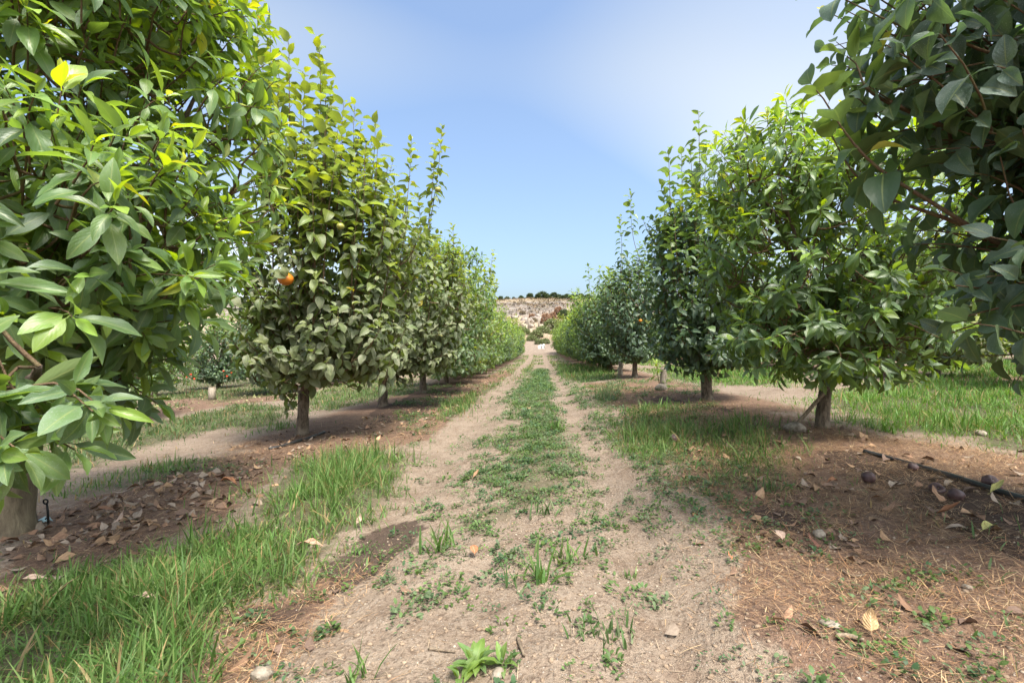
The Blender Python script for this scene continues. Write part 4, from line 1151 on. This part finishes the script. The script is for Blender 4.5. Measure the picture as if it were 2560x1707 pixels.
withered(1995, 1106, 0.042, 'smooth reddish brown withered fruit nearest the track', False, 1)
withered(2152, 1134, 0.040, 'withered fruit with a round hollow, between two others below the pipe', True, 2)
withered(2196, 1148, 0.040, 'grey-brown withered fruit below the pipe without a hollow', False, 3)
withered(2274, 1118, 0.043, 'withered fruit with a deep hollow lying above the pipe', True, 4)
withered(2097, 1080, 0.033, 'small dark withered fruit touching the far side of the pipe', False, 5)
withered(2290, 1124, 0.026, 'tiny withered fruit beside the deep-hollowed one', False, 6)
withered(1548, 1015, 0.05, 'withered fruit in the litter left of the tall right grass', False, 7)

# irrigation pipes
def pipe(pts, r, label):
    P_ = []
    for px, py in pts: g = G(px, py); P_.append(g + np.array([0, 0, r * 0.9]))
    base = P_[0].copy()
    t = Tubes(); t.add(smooth_path([q - base for q in P_], 10), np.full((len(P_) - 1) * 10 + 1, r), 12)
    o = tag(obj('irrigation_pipe', t.mesh('irrigation_pipe', M_HOSE), None, base), label, 'pipe', 'irrigation pipes along the tree rows')
    return o
pipe([(1985, 1040), (2050, 1058), (2120, 1078), (2200, 1102), (2290, 1132), (2380, 1160), (2480, 1200)], 0.0165, 'black irrigation pipe running over the dark soil on the right')
pipe([(618, 1034), (650, 1027), (690, 1014), (720, 1005), (745, 995)], 0.017, 'short black irrigation pipe at the foot of the second left tree')

# sprinkler stake
g = G(112, 1206)
root = tag(empty('sprinkler_stake', g), 'thin black sprinkler stake standing beside the pale trunk', 'sprinkler')
t = Tubes(); t.add([(0, 0, -0.03), (-0.006, 0, 0.09), (-0.012, 0, 0.135)], [0.006, 0.006, 0.0055], 8); obj('stake', t.mesh('stake', M_PLASTIC), root)
t = Tubes(); ring = [(-0.016 + 0.014 * math.cos(a) - 0.004, 0.0, 0.150 + 0.015 * math.sin(a)) for a in np.linspace(0, 2 * np.pi, 13)]
t.add(ring, np.full(13, 0.0045), 6, cap=False); obj('sprinkler_head', t.mesh('sprinkler_head', M_PLASTIC), root)
t = Tubes(); t.add([(-0.008, -0.004, 0.05), (0.0, -0.02, 0.045)], [0.005, 0.004], 6); obj('barb', t.mesh('barb', M_PLASTIC), root)
# crumpled plastic scrap
g = G(92, 1203); r = np.random.default_rng(8)
xx, yy = np.meshgrid(np.linspace(-0.055, 0.055, 9), np.linspace(-0.03, 0.03, 6)); zz = 0.02 + r.normal(0, 0.006, xx.shape) + 0.02 * np.sin(xx * 60)
V = np.stack([xx, yy, zz], -1).reshape(-1, 3); i = np.arange(5)[:, None] * 9; j = np.arange(8)[None]; F = np.stack([i + j, i + j + 1, i + j + 10, i + j + 9], -1).reshape(-1, 4)
V2 = np.concatenate([V, V - np.array([0, 0, 0.002])]); F2 = np.concatenate([F, F[:, ::-1] + len(V)])
tag(obj('plastic_scrap', mesh('plastic_scrap', V2, F2, M_FILM), None, g), 'crumpled pale blue plastic scrap between the trunk and the stake', 'plastic scrap')

# propping stick and other sticks
a_ = G(1818, 984) + np.array([0, 0, -0.02]); b_ = np.array([2.92, 4.72, hz(2.84, 4.76) + 0.44])
t = Tubes(); p = bent(np.zeros(3), b_ - a_, np.random.default_rng(2), 0.02, 8, 0.01); t.add(p, np.linspace(0.022, 0.016, 8), 8, wob=0.05)
tag(obj('propping_stick', t.mesh('propping_stick', M_STICK), None, a_), 'grey wooden stick leaning against the right avocado trunk', 'stick')
def stick(q, r, label, seed):
    p = [G(*s) + np.array([0, 0, r]) for s in q]; t = Tubes(); t.add(smooth_path([v - p[0] for v in p], 4), np.linspace(r, r * 0.5, (len(p) - 1) * 4 + 1), 7, wob=0.08)
    tag(obj('fallen_stick', t.mesh('fallen_stick', M_STICK), None, p[0]), label, 'stick', 'sticks lying on the ground')
stick([(1190, 1470), (1197, 1492), (1204, 1510)], 0.008, 'short pale split stick beside the broad-leaved rosette', 1)
stick([(1920, 1465), (1950, 1468), (1985, 1476)], 0.011, 'grey bark stick left of the tan cupped leaf', 2)
stick([(1890, 1240), (1905, 1252), (1918, 1262)], 0.006, 'dark thin stick under the whitish stone', 3)
stick([(985, 1492), (1010, 1496), (1045, 1500)], 0.006, 'pale thin stick at the bottom centre', 4)
stick([(1930, 1310), (1955, 1325), (1990, 1322)], 0.006, 'brown crooked twig in the right straw', 5)
stick([(690, 1500), (712, 1492), (735, 1478)], 0.004, 'white twig in the straw at the bottom left of the track', 6)

# cut stumps in the right row
def stump(px, py, h, r, label, seed, shoots):
    g = G(px, py); root = tag(empty('cut_stump', g), label, 'stump', 'cut stumps in the right row')
    rs = np.random.default_rng(seed); t = Tubes()
    z = np.linspace(-0.05, h, 7); t.add(np.stack([rs.normal(0, 0.008, 7), rs.normal(0, 0.008, 7), z], -1), r * (1 + 0.15 * np.exp(-(z + 0.05) * 9)), 12, wob=0.05)
    obj('trunk', t.mesh('trunk', M_GREY), root)
    t = Tubes(); t.add([(0, 0, h), (0, 0, h + 0.012)], [r * 0.98, r * 0.8], 12, wob=0.05); obj('cut_face', t.mesh('cut_face', M_PALE), root)
    tw = Tubes(); LV = Leaves()
    for (dx, dy, h0, h1, n_, y_) in shoots:
        p = bent((dx * 0.4, dy, h0), (dx, dy, h1), rs, 0, 4, 0.04); tw.add(p, np.linspace(0.009, 0.004, 4), 6)
        shoot_leaves(LV, p, 'avo', rs, n_, 0.19, y_, 0.2, 0.45, 0.7)
    obj('sucker', tw.mesh('sucker', M_TWIG), root)
    c = obj('suckers_foliage', build_leaves('suckers_foliage', 'avo', 1, LV.arrays(), M_AVO, rs.integers(0, NV, len(LV.L))), root); c['kind'] = 'stuff'
stump(1523, 893, 0.44, 0.058, 'grey cut stump with a yellow-leaved sucker, nearer of the two', 1, [(-0.13, 0.02, 0.02, 0.52, 12, 1.0), (0.02, -0.05, 0.0, 0.12, 5, .5)])
stump(1425, 862, 0.42, 0.075, 'grey cut stump with green sprouts on top, farther of the two', 2, [(0.05, 0.0, 0.3, 0.6, 10, 0.7), (-0.08, 0.05, 0.2, 0.55, 8, 0.6)])
g = G(487, 918)
root = tag(empty('cut_stump', g), 'pale grey cut stump beyond the left row', 'stump'); t = Tubes(); t.add([(0, 0, -0.05), (0, 0, 0.15), (0.01, 0, 0.36)], [0.1, 0.085, 0.085], 12, wob=0.04); obj('trunk', t.mesh('trunk', M_GREY), root)
t = Tubes(); t.add([(0.01, 0, 0.36), (0.01, 0, 0.372)], [0.083, 0.07], 12, wob=0.04); obj('cut_face', t.mesh('cut_face', M_PALE), root)

# fruits on the second left tree
def fruit(p, s, mat, label, name='persimmon_fruit'):
    v, q, t = rock_verts(np.random.default_rng(1), 18, 14, 0.0)
    v = v * np.array([1, 1, 0.86]); v[:, :2] *= (1 + 0.04 * np.cos(4 * np.arctan2(v[:, 1], v[:, 0])))[:, None]
    root = tag(empty(name, p), label, 'fruit', 'persimmon fruits')
    obj('flesh', mesh('flesh', v * s, [q, t], mat), root)
    cal = Leaves()
    for k in range(4): a = k * 1.57; cal.add(np.array([0, 0, s * 0.84]), np.array([math.cos(a), math.sin(a), 0.05]), UP, s * 1.0, (0.5, 0.2, 0.3))
    obj('calyx', build_leaves('calyx', 'per', 1, cal.arrays(), M_PER, np.zeros(4, int)), root)
    tb = Tubes(); tb.add([(0, 0, s * 0.8), (0.004, 0, s * 1.6)], [0.005, 0.004], 6); obj('stalk', tb.mesh('stalk', M_TWIG), root)
fruit(P(656, 641, 4.98), 0.078, M_FRUIT, 'ripe orange persimmon hanging in the second left tree')
fp = P(656, 641, 4.98)
for (dx, dz, ax, L, k) in ((-0.10, 0.075, (0.95, 0, -0.42), 0.17, 1), (0.02, 0.13, (0.35, -0.1, -0.9), 0.13, 3), (-0.05, 0.10, (-0.5, -0.2, -0.7), 0.15, 7)):
    d_ = nrm(np.array(ax)); n_ = np.array([0.1, -0.85, 0.5]); n_ = nrm(n_ - d_ * (n_ @ d_)); s_ = np.cross(d_, n_); q_ = fp + np.array([dx, -0.09, dz]) - np.array(t2.location)
    o = obj('leaf', LEAFMESH[('per', 0, M_PER_O.name)][k], t2)
    o.matrix_local = Matrix([[s_[0] * L, d_[0] * L, n_[0] * L, q_[0]], [s_[1] * L, d_[1] * L, n_[1] * L, q_[1]], [s_[2] * L, d_[2] * L, n_[2] * L, q_[2]], [0, 0, 0, 1]])
    o.color = (0.3, 0.6, 0.4, 1)
fruit(P(782, 520, 4.95), 0.04, M_GFRUIT, 'small green persimmon high in the second left tree')
fruit(P(1006, 436, 8.35), 0.055, M_GFRUIT, 'yellowish persimmon on a tall shoot of the third left tree')
fruit(P(1471, 736, 12.6), 0.045, M_FRUIT, 'small orange persimmon half hidden in the right persimmon tree')

# single weeds and tufts on the track
def tuft(px, py, n, h, w, label, key='bright', seed=0, spread=0.03):
    r = np.random.default_rng(seed); g = G(px, py)
    pos = np.stack([r.normal(0, spread, n), r.normal(0, spread, n), np.full(n, -0.005)], -1)
    pal = np.array(GCOL[key]); c = pal[r.integers(0, 3, n)] * r.uniform(0.8, 1.25, (n, 1))
    me = blades('grass_tuft', pos, h * r.uniform(0.5, 1.2, n), w * r.uniform(0.7, 1.3, n), np.abs(r.normal(0.6, 0.4, n)), r.uniform(0, 6.283, n), c, M_GRASS)
    return tag(obj('grass_tuft', me, None, g), label, 'grass tuft', 'grass tufts on the track')
tuft(1012, 1262, 34, 0.17, 0.011, 'upright grass tuft on the left wheel track', 'bright', 1, 0.035)
tuft(1240, 1332, 22, 0.15, 0.013, 'broad-bladed grass tuft in the middle of the track', 'bright', 2, 0.03)
tuft(1295, 1288, 40, 0.11, 0.011, 'bushy grass tuft just behind the broad-bladed one', 'bright', 3, 0.05)
tuft(1190, 1352, 9, 0.10, 0.011, 'sparse bent grass sprig left of the broad-bladed tuft', 'mixed', 4, 0.03)
tuft(1445, 1325, 16, 0.05, 0.006, 'tiny grass tuft on bare dirt right of the centre', 'bright', 5, 0.02)
tuft(1250, 1180, 30, 0.13, 0.009, 'thin grass tuft at the near end of the weed strip', 'mixed', 6, 0.05)
tuft(830, 1555, 14, 0.13, 0.009, 'narrow grass tuft at the bottom edge left of the rosette', 'bright', 7, 0.03)
tuft(1395, 1460, 45, 0.07, 0.010, 'low matted grass clump in the lower centre', 'mixed', 8, 0.055)
tuft(650, 985, 50, 0.16, 0.010, 'grass tuft beside the second left trunk', 'bright', 9, 0.09)
tuft(1393, 915, 60, 0.3, 0.012, 'tall grass tuft standing right of the right wheel track', 'mixed', 10, 0.1)
tuft(1280, 990, 40, 0.18, 0.016, 'coarse grass tuft on the right edge of the weed strip', 'bright', 11, 0.06)
tuft(2050, 995, 40, 0.16, 0.012, 'grass tuft in straw right of the propped avocado', 'lush', 12, 0.06)
tuft(2000, 985, 24, 0.12, 0.010, 'small grass tuft between the propped trunk and a larger tuft', 'bright', 13, 0.05)
tuft(1770, 1125, 30, 0.10, 0.008, 'short grass tuft right of the tall right grass', 'mixed', 14, 0.03)

def rosette(px, py, n, L, label, seed):
    r = np.random.default_rng(seed); g = G(px, py); root = tag(empty('broadleaf_weed', g), label, 'weed', 'broad-leaved weeds on the track')
    key = ('weedleaf',)
    if key not in LEAFMESH:
        LEAFMESH[key] = [mesh('leaf', *(lambda q: (q[0], q[1]))(leaf_shape('avo', 8, 5, c_, 0.25, 0.04, c_ * 3)), M_WEED, None, leaf_shape('avo', 8, 5, c_, 0.25, 0.04, 0)[2]) for c_ in (0.5, 1.0, 1.5)]
    for k in range(n):
        az = k * 2.4 + r.normal(0, 0.2); e = r.uniform(0.35, 1.15); l = L * r.uniform(0.6, 1.15)
        d = nrm(np.array([math.cos(az) * math.cos(e), math.sin(az) * math.cos(e), math.sin(e)])); nn = UP - d * d[2]; nn = nrm(nn); s = np.cross(d, nn)
        o = obj('leaf', LEAFMESH[key][k % 3], root)
        o.matrix_local = Matrix([[s[0] * l, d[0] * l, nn[0] * l, 0], [s[1] * l, d[1] * l, nn[1] * l, 0], [s[2] * l, d[2] * l, nn[2] * l, 0], [0, 0, 0, 1]])
        o.color = (r.uniform(0.36, 0.55), 0.2, r.random(), 1)
M_WEED = leaf_mat('weed_leaf', 'obj', AVO, (0.17, 0.225, 0.15), 0.5)
rosette(1095, 1535, 14, 0.10, 'broad-leaved green rosette weed at the bottom of the track', 1)
rosette(1150, 1530, 7, 0.075, 'smaller broad-leaved weed touching the rosette on its right', 2)
rosette(1055, 1562, 5, 0.085, 'flat broad-leaved seedling at the bottom edge', 3)

# red flowers under the far left tree
for i, (px, py) in enumerate(((428, 872), (437, 866), (445, 876), (520, 870), (530, 862), (512, 858))):
    g = P(px, py - 6, 15.3); gz = hz(g[0], g[1]); h = max(g[2] - gz, 0.12)
    root = tag(empty('red_flower', (g[0], g[1], gz)), 'small red flower growing under the far left trees', 'flower', 'red flowers under the far left trees')
    t = Tubes(); t.add([(0, 0, 0), (0.02, 0, h)], [0.006, 0.004], 5); obj('stem', t.mesh('stem', M_TWIG), root)
    v, q, tt = rock_verts(np.random.default_rng(i), 7, 4, 0.12); obj('bloom', mesh('bloom', v * np.array([0.035, 0.035, 0.026]) + np.array([0.02, 0, h]), [q, tt], M_RED), root)

# ------------------------------------------------------------------ things at the end of the track and on the hill
def box(sx, sy, sz, bevel=0.02):
    x, y, z = sx / 2, sy / 2, sz; b_ = bevel
    V = []
    for (zz, k) in ((0, 0), (b_, 0), (z - b_, 0), (z, b_)):
        for (ax, ay) in ((-1, -1), (1, -1), (1, 1), (-1, 1)):
            V += [(ax * (x - k) , ay * (y - k), zz)]
    F = [[i + j, i + (j + 1) % 4, i + 4 + (j + 1) % 4, i + 4 + j] for i in (0, 4, 8) for j in range(4)] + [[12, 13, 14, 15], [3, 2, 1, 0]]
    return np.array(V, float), np.array(F)
for i, (px, w, lab) in enumerate(((1237.5, 0.2, 'leftmost small white tank at the far end of the track'), (1242, 0.26, 'middle white tank at the far end of the track'), (1248.5, 0.32, 'rightmost white tank at the far end of the track'))):
    d = 64.0; a, c = ray(px, 800); x = a * d; y = d + i * 0.15; g = np.array([x, y, hz(x, y)])
    root = tag(empty('white_tank', g), lab, 'tank', 'white tanks at the end of the track')
    H = (0.42, 0.55, 0.6)[i]
    v, f = box(w, 0.4, H); obj('body', mesh('body', v, f, M_WHITE, None, None, False), root)
    v, f = box(w * 0.5, 0.2, 0.06, 0.01); obj('lid', mesh('lid', v + np.array([0, 0, H - 0.001]), f, M_WHITE, None, None, False), root)
    v, f = box(w * 0.4, 0.03, H * 0.7, 0.01); obj('hatch', mesh('hatch', v + np.array([w * 0.2, -0.21, 0.04]), f, M_DARK, None, None, False), root)

def shrub_mesh(name, R, Hh, n, cols, seed, ls):
    r = np.random.default_rng(seed)
    v = nrm(r.normal(0, 1, (n, 3))); v[:, 2] = np.abs(v[:, 2])
    lump = 0.75 + 0.35 * fbm(v[:, 0] * 2 + seed, v[:, 1] * 2 + v[:, 2] * 2, seed, 3)
    pos = v * np.array([R, R, Hh]) * (lump * r.uniform(0.55, 1.0, n) ** 0.5)[:, None]
    pal = np.array(cols); c = pal[r.integers(0, len(cols), n)] * r.uniform(0.7, 1.3, (n, 1))
    return small_leaves(name, pos, ls * r.uniform(0.6, 1.3, n), r.uniform(0, 6.283, n), r.normal(0.3, 0.5, n), c, M_GRASS)
GREENS = [(0.035, 0.060, 0.022), (0.055, 0.080, 0.030), (0.075, 0.095, 0.045)]
DRYC = [(0.24, 0.14, 0.085), (0.30, 0.19, 0.115), (0.22, 0.16, 0.10)]
REED = [(0.14, 0.17, 0.07), (0.19, 0.20, 0.10), (0.10, 0.13, 0.05)]
SH = [shrub_mesh('foliage', 1.3, 2.1, 1500, GREENS, 1, 0.30), shrub_mesh('foliage', 1.8, 2.2, 1800, GREENS, 2, 0.32), shrub_mesh('foliage', 1.2, 1.9, 1300, DRYC, 3, 0.26),
      shrub_mesh('foliage', 1.6, 1.6, 1500, REED, 4, 0.28), shrub_mesh('foliage', 0.9, 0.8, 500, [(0.2, 0.15, 0.09), (0.12, 0.11, 0.06)], 5, 0.2)]
def stemmesh(h):
    t = Tubes()
    for a in range(4): t.add([(0, 0, -0.1), (0.25 * math.cos(a * 1.6), 0.25 * math.sin(a * 1.6), h)], [0.07, 0.03], 5)
    return t.mesh('stem', M_LIMB)
STEM = stemmesh(0.8)
def on_hill(px, py, dguess):
    a, c = ray(px, py); ds = np.linspace(60, 260, 800); zz = CAMZ + c * ds; hh = height(a * ds, ds)
    k = np.where(hh > zz)[0]; d = ds[k[0]] if len(k) else dguess
    return np.array([a * d, d, hz(a * d, d)])
def shrub(k, pos, sc, label, grp, name='hillside_shrub', cat='shrub'):
    root = tag(empty(name, pos), label, cat, grp); root.scale = (sc,) * 3; root.rotation_euler = (0, 0, rr.uniform(0, 6.28))
    obj('stem', STEM, root); f = obj('foliage', SH[k], root); f['kind'] = 'stuff'
crest = [(1180, .5), (1197, .6), (1217, 1.15), (1235, .9), (1246, 1.2), (1254, 1.1), (1272, 1.2), (1284, .9), (1293, .95), (1303, 1.0), (1313, 1.0), (1322, .9), (1165, .6), (1335, 1.0), (1350, .9), (1150, .8), (1225, .5), (1262, .7)]
for i, (px, sc) in enumerate(sorted(crest)):
    a, c = ray(px, 690); d = 207 + (i % 3) * 2.5; pos = np.array([a * d, d, hz(a * d, d)])
    shrub(i % 2, pos, sc * 1.35, f'dark green shrub on the hill crest, {ORD[i] if i < 17 else "last"} from the left', 'shrubs on the hill crest')
for k, px, py, sc, lab in ((2, 1283, 722, 1.15, 'tall rusty dry shrub on the upper hillside'), (2, 1270, 735, 1.1, 'rusty dry shrub on the slope left of the taller one'), (1, 1295, 730, 1.1, 'round green shrub right of the rusty shrubs'),
                           (2, 1254, 742, 1.2, 'brown dry bush against the rock face'), (3, 1268, 755, 1.3, 'olive-green shrub below the rock face'), (3, 1243, 764, .8, 'small olive shrub at the bottom of the rock face'),
                           (3, 1296, 757, 1.3, 'pale green shrub at the right of the hillside path'), (4, 1225, 740, 1.3, 'low brown scrub at the left of the rock face'), (4, 1200, 722, 1.2, 'low dry scrub on the left hillside'),
                           (2, 1222, 735, .9, 'small brown bush above the pale slope'), (4, 1230, 775, 1.2, 'low dry scrub on the pale slope')):
    shrub(k, on_hill(px, py, 130), sc, lab, 'shrubs on the hillside')
for i, (px, d, k, sc, lab) in enumerate(((1232, 82, 3, .8, 'pale reedy bush beyond the white tanks'), (1248, 86, 3, .95, 'tall pale reedy bush behind the tanks'), (1222, 79, 3, .7, 'green bush left of the white tanks'), (1240, 73, 3, .55, 'low green bush just behind the white tanks'),
                                         (1252, 74, 3, .55, 'low green bush behind the rightmost tank'), (1275, 88, 3, .8, 'green bush right of the reedy bushes'), (1290, 84, 3, .8, 'large green bush at the foot of the hill'), (1200, 88, 3, 1.0, 'pale bush at the left foot of the hill'))):
    a, c = ray(px, 800); shrub(k, np.array([a * d, d, hz(a * d, d)]), sc, lab, 'bushes at the foot of the hill', 'bush', 'bush')
M_HROCK = simple_mat('hill_rock', (0.15, 0.12, 0.10), (0.36, 0.31, 0.265), 0.8, 0.95, 0.1, 0.9, 0.2)
for i, (px, py, s) in enumerate(sorted(((1195, 722, 1.6), (1207, 734, 2.0), (1215, 742, 1.7), (1240, 735, 2.2), (1249, 738, 2.0), (1262, 738, 1.6), (1275, 728, 1.4), (1290, 720, 1.5), (1303, 716, 1.6), (1234, 727, 1.3), (1184, 730, 1.6), (1220, 752, 1.2), (1280, 742, 1.3), (1255, 722, 1.2), (1310, 735, 1.4), (1243, 718, 1.0)))):
    rock('hillside_boulder', 0, 0, s, f'grey weathered boulder on the far hillside, {ORD[i]} counted from the left', 'boulder', M_HROCK, 30 + i, 'boulders of the hillside rock face', 0.8, on_hill(px, py, 130) - np.array([0, 0, s * 0.3]))
ns = 2600; sxx = rng.uniform(-45, 45, ns); syy = rng.uniform(95, 212, ns); kk = fbm(sxx * 0.12, syy * 0.12, 811, 3) > 0.45; sxx, syy = sxx[kk], syy[kk]
sxx = np.repeat(sxx, 14) + rng.normal(0, 0.28, 14 * len(sxx)); syy = np.repeat(syy, 14) + rng.normal(0, 0.28, 14 * kk.sum()); ns = len(sxx)
scol = np.array([(0.20, 0.14, 0.08), (0.13, 0.115, 0.06), (0.26, 0.19, 0.11), (0.10, 0.08, 0.06)])[np.repeat(rng.integers(0, 4, ns // 14), 14)] * rng.uniform(0.7, 1.2, (ns, 1))
tag(obj('scrub', small_leaves('scrub', np.stack([sxx, syy, height(sxx, syy) + rng.uniform(0, 0.45, ns)], -1), rng.uniform(0.2, 0.5, ns), rng.uniform(0, 6.28, ns), rng.normal(0.6, 0.4, ns), scol, M_STRAW)),
    'low dry scrub dotted over the rocky hillside', kind='stuff')
# fence posts on the slope
for px, py, lab in ((1214, 752, 'pale post on the slope left of the rock face'), (1237, 752, 'pale post on the slope below the rock face')):
    g = on_hill(px, py + 6, 115); t = Tubes(); t.add([(0, 0, -0.2), (0.03, 0, 1.2), (0.04, 0, 2.4)], [0.22, 0.2, 0.18], 8, wob=0.05); tag(obj('post', t.mesh('post', M_STONE), None, g), lab, 'post', 'pale posts on the slope')
